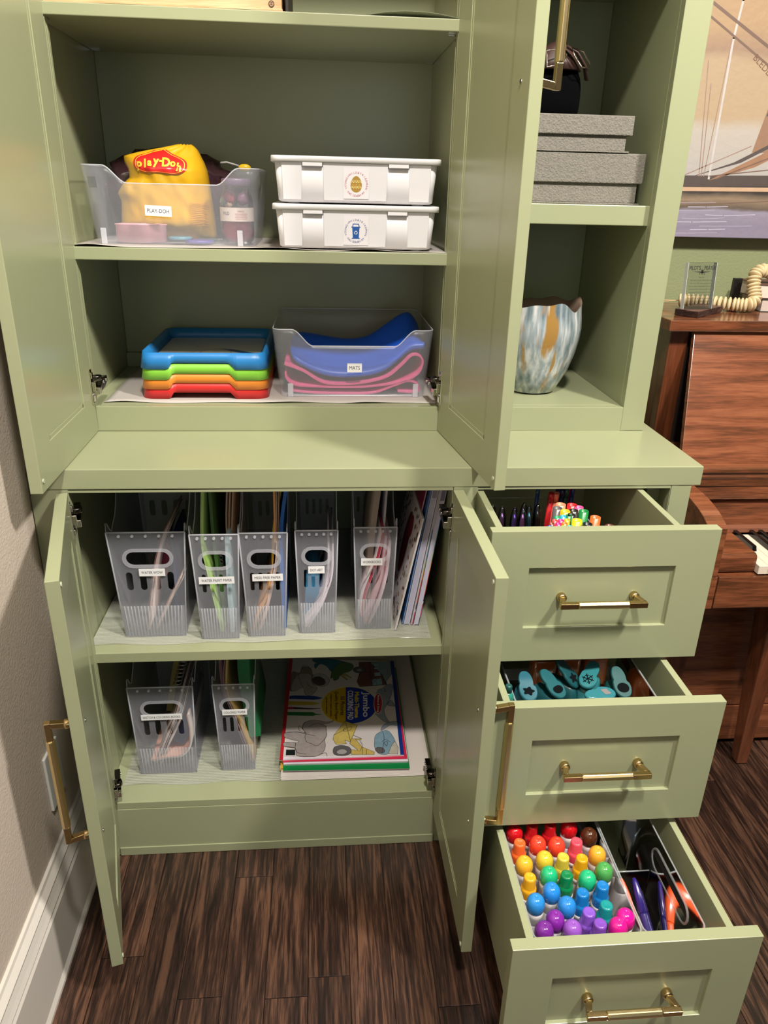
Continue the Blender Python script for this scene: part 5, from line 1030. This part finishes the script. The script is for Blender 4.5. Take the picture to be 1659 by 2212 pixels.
for x_, y_, c, g, lab, ln in ((.8184, -.036, '#3c2058', '#8a5aa8', 'clear-capped purple gel pen tilted left, leftmost of the purple ones', (-.004, .018)), (.8360, -.042, '#3a1c80', '#5a34b0', 'clear-capped deep violet gel pen, middle of the purple ones', (.002, .018)), (.8530, -.042, '#8a4aa8', '#a060b8', 'clear-capped orchid purple gel pen beside the blue one', (.001, .018)),
    (.8740, -.036, '#15506e', '#1c6a8a', 'clear-capped dark blue gel pen in the top drawer', (-.006, .020)), (.8020, -.020, '#2c4a34', '#3c5e40', 'clear-capped dark green gel pen by the left drawer side', (-.004, .012)), (.8620, -.012, '#24484c', '#2c5a5c', 'clear-capped sea green gel pen behind the orchid one', (0, .01)), (.8900, -.020, '#101014', '#1a1a22', 'clear-capped black gel pen left of the grey marker', (-.003, .012))):
    pen(x_, y_, .690, .880, .0078, c, lab, cap=g, lean=ln)
CL = [(.9260, -.012, '#5a5656', .0095, 'grey'), (.9379, .007, '#d08a66', .0100, 'peach'), (.9600, .004, '#c8282c', .0098, 'red'), (.9700, -.008, '#d8508c', .0088, 'pink'), (.9735, -.027, '#1c7a3c', .0094, 'forest green'), (.9370, -.026, '#dcae28', .0096, 'yellow'), (.9545, -.024, '#26221e', .0090, 'black'), (.9870, -.056, '#e0642c', .0098, 'orange'),
      (.9133, -.0540, '#1c9a68', .0056, 'jade'), (.9255, -.0505, '#2c9cc0', .0056, 'aqua'), (.9375, -.0480, '#1e7a3a', .0060, 'moss green'), (.9051, -.0660, '#c8403c', .0056, 'tomato red'), (.9170, -.0655, '#d82878', .0056, 'fuchsia'), (.9290, -.0640, '#e0a018', .0056, 'amber'), (.8960, -.0770, '#7a2c20', .0056, 'brick brown'),
      (.9085, -.0780, '#d01c6c', .0056, 'hot pink'), (.9210, -.0765, '#e06c1c', .0056, 'tangerine'), (.8900, -.0885, '#1c4a9a', .0056, 'royal blue'), (.9025, -.0900, '#b8483c', .0056, 'rust'), (.9150, -.0890, '#68a838', .0056, 'apple green'), (.9275, -.0880, '#2ca0a0', .0056, 'turquoise'), (.9480, -.0660, '#d8bc20', .0095, 'lemon'), (.9640, -.0800, '#16161c', .0088, 'jet black'),
      (.9440, -.0440, '#1a1c1e', .0070, 'charcoal'), (1.0040, -.0880, '#5c2c24', .0090, 'maroon'), (1.0180, -.1000, '#2a2464', .0065, 'indigo'), (.8560, -.0950, '#d8703c', .0070, 'apricot')]
for x_, y_, c, r, nm in CL: pen(x_, y_, .700, .872 - max(0, -.05 - y_) * .12, r, c, nm + ' felt marker standing open end up in the top drawer', hollow=True)
for x_, y_, c, r, nm in ((.924, .030, '#b81c24', .0058, 'crimson'), (.934, .030, '#d8725c', .0058, 'salmon'), (.9440, .050, '#1c2c50', .0055, 'slate blue'), (.9530, .052, '#181e48', .0055, 'midnight blue'), (.9630, .055, '#1c5040', .0055, 'pine green'), (.912, .080, '#2c4c8c', .004, 'steel blue'), (.9720, .066, '#c03040', .004, 'rose red'), (.9770, .058, '#1c2c7c', .004, 'ultramarine'), (.9860, .080, '#8a3430', .004, 'russet')):
    t = thing('coloring_pen', nm + ' slim pen at the back of the top drawer', 'pen', (x_, y_, .70))
    obj('barrel', B().tube([(x_ + .004, y_ + .03, .70), (x_, y_, .868)], r, 12), M(c, .3), t); obj('cap', B().tube([(x_, y_, .868), (x_ - .0008, y_ - .004, .888)], [r * 1.05, r * .95], 12), M(c, .2), t)

# ================================================================ piano
P0, P1 = 1.32, 2.74
pn = thing('upright_piano', 'glossy reddish brown upright piano right of the green cabinets', 'piano', (2.0, .45, 0))
W = lambda name, b, m=PIANO, bev=.002: obj(name, b, m, pn, bevel=bev)
W('lid', B().box(P0, P1 + .0, .478, .80, 1.1302, 1.157)); W('back_case', B().box(P0 + .03, P1 - .03, .545, .78, .04, 1.129), PIANOV)
W('side_post', B().box(1.3410, 1.3890, .510, .545, .79, 1.1295), PIANOV); W('side_post', B().box(P1 - .07, P1 - .022, .510, .545, .79, 1.1295), PIANOV)
b = B(); b.add([(1.3445, .345, .833), (P1 - .03, .345, .833), (P1 - .075, .490, 1.1285), (1.3915, .490, 1.1285), (1.3445, .360, .829), (P1 - .03, .360, .829), (P1 - .075, .505, 1.1245), (1.3915, .505, 1.1245)], [(0, 1, 2, 3), (4, 7, 6, 5), (0, 4, 5, 1), (1, 5, 6, 2), (2, 6, 7, 3), (3, 7, 4, 0)])
W('music_panel', b, PIANO, .001)
W('inner_case', B().box(1.36, P1 - .04, .52, .55, .83, 1.129), M('#180c07', .6))
W('ledge_molding', B().prism([(.56, .833), (.318, .833), (.312, .830), (.311, .822), (.3155, .8185), (.3155, .8155), (.3105, .812), (.310, .808), (.313, .805), (.313, .787), (.56, .787)], 'x', 1.330, P1 - .01), PIANO, .0006)
W('fallboard', B().box(1.3650, P1 - .045, .316, .34, .750, .787))
W('key_back_board', B().prism([(.345, .750), (.327, .738), (.318, .672), (.345, .672)], 'x', 1.3650, P1 - .045)); W('felt_strip', B().box(1.365, P1 - .045, .296, .318, .668, .681), M('#7a4a34', .6), .001)
ck = [(.12, .640), (.12, .762), (.13, .768), (.154, .778), (.175, .784), (.195, .788), (.226, .7925), (.25, .794), (.31, .795), (.56, .795), (.56, .640)]
W('cheek', B().prism(ck, 'x', P0, 1.3645), PIANO, .0015); W('cheek', B().prism(ck, 'x', P1 - .0445, P1), PIANO, .0015)
kb = [(.138, .643), (.135, .650), (.135, .680), (.138, .685), (.144, .688), (.296, .688), (.296, .643)]
W('key_block', B().prism(kb, 'x', 1.3650, 1.4595), PIANO, .001); W('key_block', B().prism(kb, 'x', P1 - .14, P1 - .045), PIANO, .001)
W('key_slip', B().box(1.3690, P1 - .049, .118, .150, .558, .6400)); W('key_slip_end', B().box(P0, 1.3680, .121, .150, .555, .6390)); W('key_bed', B().box(P0 + .004, P1 - .004, .135, .56, .560, .6385))
W('lower_panel', B().box(1.44, P1 - .12, .300, .32, .137, .558), PIANO, .001); W('toe_board', B().box(1.36, P1 - .04, .298, .32, .018, .133), PIANO, .001)
W('stile', B().box(1.355, 1.438, .296, .32, .137, .558), PIANOV, .001); W('stile', B().box(P1 - .118, P1 - .035, .296, .32, .137, .558), PIANOV, .001)
W('lower_side', B().box(1.355, 1.375, .321, .545, .02, .559), PIANOV, .001); W('lower_side', B().box(P1 - .055, P1 - .035, .321, .545, .02, .559), PIANOV, .001)
def legf(s):
    X = lambda v: v if s > 0 else P0 + P1 - v
    b = B(); pts = []
    for z, xa, xb, ya, yb in ((0.002, 1.598, 1.630, .214, .246), (.15, 1.588, 1.624, .205, .25), (.556, 1.556, 1.606, .17, .25)): pts.append([(X(xa), ya, z), (X(xb), ya, z), (X(xb), yb, z), (X(xa), yb, z)])
    b.loft(pts, smooth=False); return b
W('leg', legf(1), PIANOV, .004); W('leg', legf(-1), PIANOV, .004)
W('foot_rail', B().box(1.37, 1.40, .32, .60, 0.001, .02), PIANOV); W('foot_rail', B().box(P1 - .08, P1 - .05, .32, .60, 0.001, .02), PIANOV)
IV = M('#d9cbb8', .25); EB = M('#0c0b0c', .18); kx = 1.4608; kw = .0235; n = 0
pat = [1, 0, 1, 1, 0, 1, 1]                                           # black after A, (B none), C, D, (E none), F, G
wk = B().box(kx, kx + kw - .0009, .1225, .292, .6440, .6650)
ow = obj('white_key', wk, IV, pn, bevel=.0008, seg=1)
ok_ = obj('black_key', B().loft([at([(kx + .0290 - .0055, .1960), (kx + .0290 + .0055, .1960), (kx + .0290 + .0055, .292), (kx + .0290 - .0055, .292)], .6655), at([(kx + .0290 - .0048, .2010), (kx + .0290 + .0048, .2010), (kx + .0290 + .0048, .292), (kx + .0290 - .0048, .292)], .6780)], smooth=False), EB, pn, bevel=.0008, seg=1)
while kx + (n + 1) * kw < P1 - .141:
    if n:
        c = ow.copy(); COL.objects.link(c); c.location.x += n * kw
    if n and pat[n % 7]:
        c = ok_.copy(); COL.objects.link(c); c.location.x += n * kw - .0055
    n += 1
# things on the piano
PZ = 1.1576
t = thing('acrylic_plaque', "clear acrylic PILOT'S PRAYER plaque on a dark wooden base on the piano", 'plaque', (1.45, .58, PZ))
pb = frame((1.4041, .4975, PZ), (.1346, .1221, 0), (-.0377, .0480, 0))
L1, L2 = .155, .062
bb_ = B().box(0, L1, 0, L2, 0, .016).xf(Matrix.Translation((0, .016, 0)) @ pb)
obj('base', bb_, wood('slatted_walnut', '#24130f', '#4b2e28', '#7c5a50', .4, 6, (.5, 6, 14), bump=.3, wave=.4, objvar=0, rnd=False), t, bevel=.0008)
b = B()
for k in range(7): b.box(-.0004, L1 + .0004, -.0004, L2 + .0004, .0018 + k * .0020, .0024 + k * .0020)
obj('groove', b.xf(Matrix.Translation((0, .016, 0)) @ pb), M('#150c0a', .6), t)['kind'] = 'stuff'
ap = frame((1.384, .555, PZ + .014), (.0705, .030, .004), (-.020, 0, .115)); ap = Matrix.Translation((0, 0, 0)) @ frame((1.3800, .548, PZ + .0165), (.98, .17, 0), (0, .12, 1))
AW, AH = .082, .112
obj('acrylic_block', B().box(0, AW, 0, AH, -.013, 0).xf(ap), CLEAR, t, bevel=.001)
for ex in (0, AW): obj('acrylic_edge', B().box(ex - .0004, ex + .0004, 0, AH, -.013, 0).xf(ap), M('#e3e6e2', .15, alpha=.7), t)
ti = M('#22241f', .6); tf = ap @ Matrix.Translation((AW / 2, 0, .0006))
text("PILOT'S", .014, tf @ Matrix.Translation((-.0215, AH - .013, 0)), ti, t, width=.032, height=.0105, bold=.0003); text('PRAYER', .014, tf @ Matrix.Translation((.0215, AH - .013, 0)), ti, t, width=.033, height=.0105, bold=.0003)
b = B()
for p in ([(-.026, .0905), (.026, .0905), (.004, .0870), (-.004, .0870)], [(-.0035, .086), (.0035, .086), (.003, .0935), (-.003, .0935)], [(-.0006, .0935), (.0006, .0935), (.0003, .104), (-.0003, .104)], [(-.010, .0945), (.010, .0945), (.002, .0930), (-.002, .0930)], [(-.0075, .0865), (-.0055, .0865), (-.0055, .0830), (-.0075, .0830)], [(.0055, .0865), (.0075, .0865), (.0075, .0830), (.0055, .0830)], [(-.001, .086), (.001, .086), (.001, .0825), (-.001, .0825)]):
    b.add([tf @ Vector((*q, .0001)) for q in p], [list(range(len(p)))])
obj('airplane_print', b, ti, t)
for k, s_ in enumerate(('Dear Lord,', 'Thank You for the gift of flight and protection', 'when I am on high. Keep me safe and watch', 'over my crew and passengers as we soar', 'and travel the skies. Guide my hands on every', 'landing and lead me home again to those', 'who love me. Help me see the beauty of', 'Your world from above and let me be aware', 'of the winds and of the weather around me,', 'the people, and places in my care today.')):
    text(s_, .004, tf @ Matrix.Translation((0, .0765 - k * .0072, 0)), ti, t, width=.015 if k == 0 else .068 - .003 * (k % 3), height=.0040)
# wooden bead garland
gp = [(1.4124, .7197, .012), (1.44, .70, .012), (1.4476, .6962, .013), (1.47, .69, .013), (1.50, .670, .013), (1.5318, .6432, .013), (1.56, .625, .013), (1.58, .612, .014), (1.597, .612, .017), (1.606, .622, .028), (1.606, .632, .045), (1.604, .640, .062), (1.606, .648, .080), (1.615, .655, .092), (1.630, .660, .097), (1.650, .662, .094), (1.672, .662, .086), (1.70, .66, .080), (1.74, .66, .078)]
gp = [Vector((x, y, PZ + z + .0065)) for x, y, z in gp]
cum = [0]
for a, c in zip(gp[:-1], gp[1:]): cum.append(cum[-1] + (c - a).length)
def gat(s):
    for i in range(len(gp) - 1):
        if cum[i + 1] >= s: return gp[i].lerp(gp[i + 1], (s - cum[i]) / (cum[i + 1] - cum[i])), (gp[i + 1] - gp[i]).normalized()
    return gp[-1], (gp[-1] - gp[-2]).normalized()
t = thing('bead_garland', 'cream flat-bead garland draped over the piano top and the books', 'garland', (1.55, .65, PZ)); s_ = .035; k = 0; BD = M('#c8b48c', .45)
while s_ < cum[-1] - .01:
    p, d = gat(s_); r = .0180; q = d.to_track_quat('Z', 'X').to_matrix().to_4x4(); b = B().lathe([(.004, -.0052), (.012, -.0044), (r - .001, -.002), (r, 0), (r - .001, .002), (.012, .0044), (.004, .0052)], n=18)
    obj('bead', b.xf(Matrix.Translation(p) @ q), BD, t); s_ += .0092 if not .05 < s_ < .16 else .0118; k += 1
b = B()
for k in range(7): b.tube([gp[0] + Vector((.032, -.018, 0)), gp[0] + Vector((.0 - .01, -.004 + .003 * k - .01, -.004 + .003 * math.sin(k))), gp[0] + Vector((-.05, .004 * k - .01, -.010 + .003 * math.cos(k * 2)))], .0012, 5)
obj('tassel', b, M('#b39a72', .8), t)
for z0, z1, c, pc_, x_, lab in ((0, .033, '#3c4a44', '#b8a9a0', 1.6350, 'lower thick old book under the bead garland'), (.034, .070, '#5a3a30', '#c9bcae', 1.6200, 'upper old book under the bead garland on the piano')):
    t = thing('old_book', lab, 'book', (1.72, .70, PZ + z0)); q = RZ(x_, .64, -.14)
    obj('pages', B().box(x_ + .003, x_ + .150, .640, .78, PZ + z0 + .0015, PZ + z1 - .0015).xf(q), M(pc_, .8, bump=.4, bscale=400), t); obj('cover', B().box(x_, x_ + .153, .637, .785, PZ + z0 + .0002, PZ + z0 + .0016).box(x_, x_ + .153, .637, .785, PZ + z1 - .0016, PZ + z1).xf(q), M(c, .6), t)
tag(obj('picture_stand', B().box(1.583, 1.606, .700, .712, PZ, PZ + .078), M('#15120f', .4), loc=(1.594, .706, PZ), bevel=.001), 'small black upright frame edge behind the bead garland', 'frame')

# ================================================================ painting
mp_ = bpy.data.materials.new('painted_canvas'); mp_.use_nodes = True; nt = mp_.node_tree; N_ = nt.nodes.new; Lk = nt.links.new; bs = nt.nodes['Principled BSDF']; bs.inputs['Roughness'].default_value = .6
tc = N_('ShaderNodeTexCoord'); sx = N_('ShaderNodeSeparateXYZ'); nz_ = N_('ShaderNodeTexNoise'); nz_.inputs['Scale'].default_value = 5; nz_.inputs['Detail'].default_value = 5
mpp = N_('ShaderNodeMapping'); mpp.inputs['Scale'].default_value = (1, 1, 3.5); Lk(tc.outputs['Object'], mpp.inputs[0]); Lk(mpp.outputs[0], nz_.inputs[0])
ma = N_('ShaderNodeMath'); ma.operation = 'MULTIPLY_ADD'; ma.inputs[1].default_value = .06; Lk(nz_.outputs[0], ma.inputs[0]); Lk(tc.outputs['Object'], sx.inputs[0]); Lk(sx.outputs[2], ma.inputs[2])
cr = N_('ShaderNodeValToRGB'); e = cr.color_ramp.elements
st_ = [(.0, '#8e8498'), (.04, '#a79cb0'), (.09, '#9a90a6'), (.125, '#a89fb2'), (.136, '#6e5f52'), (.16, '#a58c72'), (.175, '#7b6a58'), (.185, '#3c3432'), (.205, '#4c403a'), (.212, '#c9c2bd'), (.33, '#d2c6b9'), (.36, '#cbb08e'), (.48, '#c9ae8c'), (.505, '#b09078'), (.55, '#c4a27c'), (1., '#c09a74')]
e[0].position = 0; st_ = [(p, tuple(v * .62 for v in lin(h_))) for p, h_ in st_]; e[0].color = (*st_[0][1], 1); e[1].position = 1; e[1].color = (*st_[-1][1], 1)
for p, c in st_[1:-1]: q = e.new(p); q.color = (*c, 1)
Lk(ma.outputs[0], cr.inputs[0]); Lk(cr.outputs[0], bs.inputs['Base Color'])
bp_ = N_('ShaderNodeBump'); bp_.inputs['Strength'].default_value = .3; bp_.inputs['Distance'].default_value = .003; n3 = N_('ShaderNodeTexNoise'); n3.inputs['Scale'].default_value = 60; Lk(tc.outputs['Object'], n3.inputs[0]); Lk(n3.outputs[0], bp_.inputs['Height']); Lk(bp_.outputs[0], bs.inputs['Normal'])
cv0, cz0 = 1.24, 1.300
t = thing('ship_painting', 'large canvas of a tan and lilac sailing ship scene on the green wall', 'painting', (cv0, .782, cz0))
obj('canvas', B().box(cv0, 2.30, .782, .818, cz0 + .033, 2.25), mp_, t, bevel=.002)
def stroke(nm, pts, c, w=None, k=0):
    b = B(); mx = FX(0, .78195 - .00003 * k, 0)
    if w: strip(b, pts, w, mx)
    else: b.add([mx @ Vector((*p, 0)) for p in pts], [list(range(len(pts)))])
    return obj(nm, b, M(c, .6, var=.15, bscale=40.), t)
stroke('hull', [(1.42, 1.458), (1.70, 1.466), (1.70, 1.492), (1.42, 1.486)], '#4a3f3a', None, 1)
stroke('plank_band', [(1.42, 1.448), (1.70, 1.452), (1.70, 1.462), (1.42, 1.458)], '#b8977a', None, 1)
stroke('bowsprit', [(1.50, 1.475), (1.60, 1.525), (1.72, 1.585), (1.72, 1.560), (1.62, 1.510)], '#8f6a50', None, 2); stroke('bowsprit', [(1.44, 1.480), (1.56, 1.520), (1.72, 1.602), (1.72, 1.592), (1.58, 1.520)], '#4c4240', None, 3)
stroke('sail', [(1.605, 1.545), (1.640, 1.72), (1.70, 1.82), (1.75, 1.82), (1.75, 1.58), (1.65, 1.545)], '#8a6a54', None, 1); stroke('sail_shadow', [(1.625, 1.63), (1.648, 1.72), (1.75, 1.80), (1.75, 1.70), (1.66, 1.64)], '#4a4348', None, 2)
stroke('mast', [(1.500, 1.480), (1.500, 1.80), (1.508, 1.88), (1.512, 2.2)], '#b4acaa', .0055, 4)
for p in ([(1.485, 1.485), (1.497, 1.80)], [(1.478, 1.485), (1.462, 1.70)], [(1.472, 1.485), (1.445, 1.75)], [(1.42, 1.482), (1.60, 1.560)]): stroke('rigging', p, '#8d7266', .0022, 5)
for p, w in (([(1.40, 1.89), (1.75, 1.70)], .007), ([(1.40, 1.862), (1.75, 1.66)], .005), ([(1.52, 1.48), (1.75, 1.57)], .003), ([(1.50, 1.486), (1.75, 1.515)], .0025), ([(1.42, 1.412), (1.75, 1.432)], .002)): stroke('rope', p, '#6a5348', w, 6)
for k in range(9):
    xa = 1.40 + .11 * R.random(); za = 1.343 + k * .0095; stroke('water_streak', [(xa, za), (xa + .05, za + .001 * math.sin(k)), (xa + .09 + .06 * R.random(), za + .003)], '#aba3b4', .0010 + .001 * (k % 2), 6)
text('BLEDE', .022, FX(1.588, .7817, 1.745) @ Matrix.Rotation(-.65, 4, 'Z'), M('#6a4c38', .6), t); text('SHIP', .012, FX(1.615, .7817, 1.765) @ Matrix.Rotation(-.65, 4, 'Z'), M('#6a4c38', .6), t)

# ================================================================ groups of repeats
GR = {'white_bin': 'white lidded bins on the middle hutch shelf', 'art_tray': 'stacked plastic art trays', 'felt_marker': 'felt markers standing in the top drawer', 'gel_pen': 'gel pens standing in the top drawer',
      'coloring_pen': 'slim pens at the back of the top drawer', 'craft_punch': 'paper punches in the middle drawer', 'copper_block': 'copper rounded blocks in the middle drawer', 'coloring_pad': 'coloring pads stacked on the lowest deck',
      'storage_box': 'linen boxes on the open hutch shelf', 'old_book': 'old books on the piano', 'book': 'books leaning at the right of the upper row', 'rolled_mat': 'silicone mats in the mats bin',
      'craft_charm': 'craft trinkets in the dough jar', 'round_lid': 'round lids in the dough bin', 'chunky_marker': 'chunky markers in the bottom drawer', 'clear_organiser': 'clear organisers in the drawers', 'ceiling_lamp': 'recessed ceiling lamps', 'card': 'cards rising from the file holders'}
for o in list(sc.objects):
    if o.parent or 'category' not in o: continue
    k = o.name.split('.')[0]
    if k == 'file_holder': o['group'] = 'file holders on the upper shelf' if o.location.z > .4 else 'file holders on the lowest deck'
    elif k == 'booklet': o['group'] = 'booklets in the upper file holders' if o.location.z > .4 else 'booklets in the lower file holders'
    elif k == 'shelf_liner': o['group'] = 'plain liners on the hutch shelves'
    elif k == 'ribbed_shelf_liner': o['group'] = 'ribbed liners in the base cabinet'
    elif k in GR: o['group'] = GR[k]
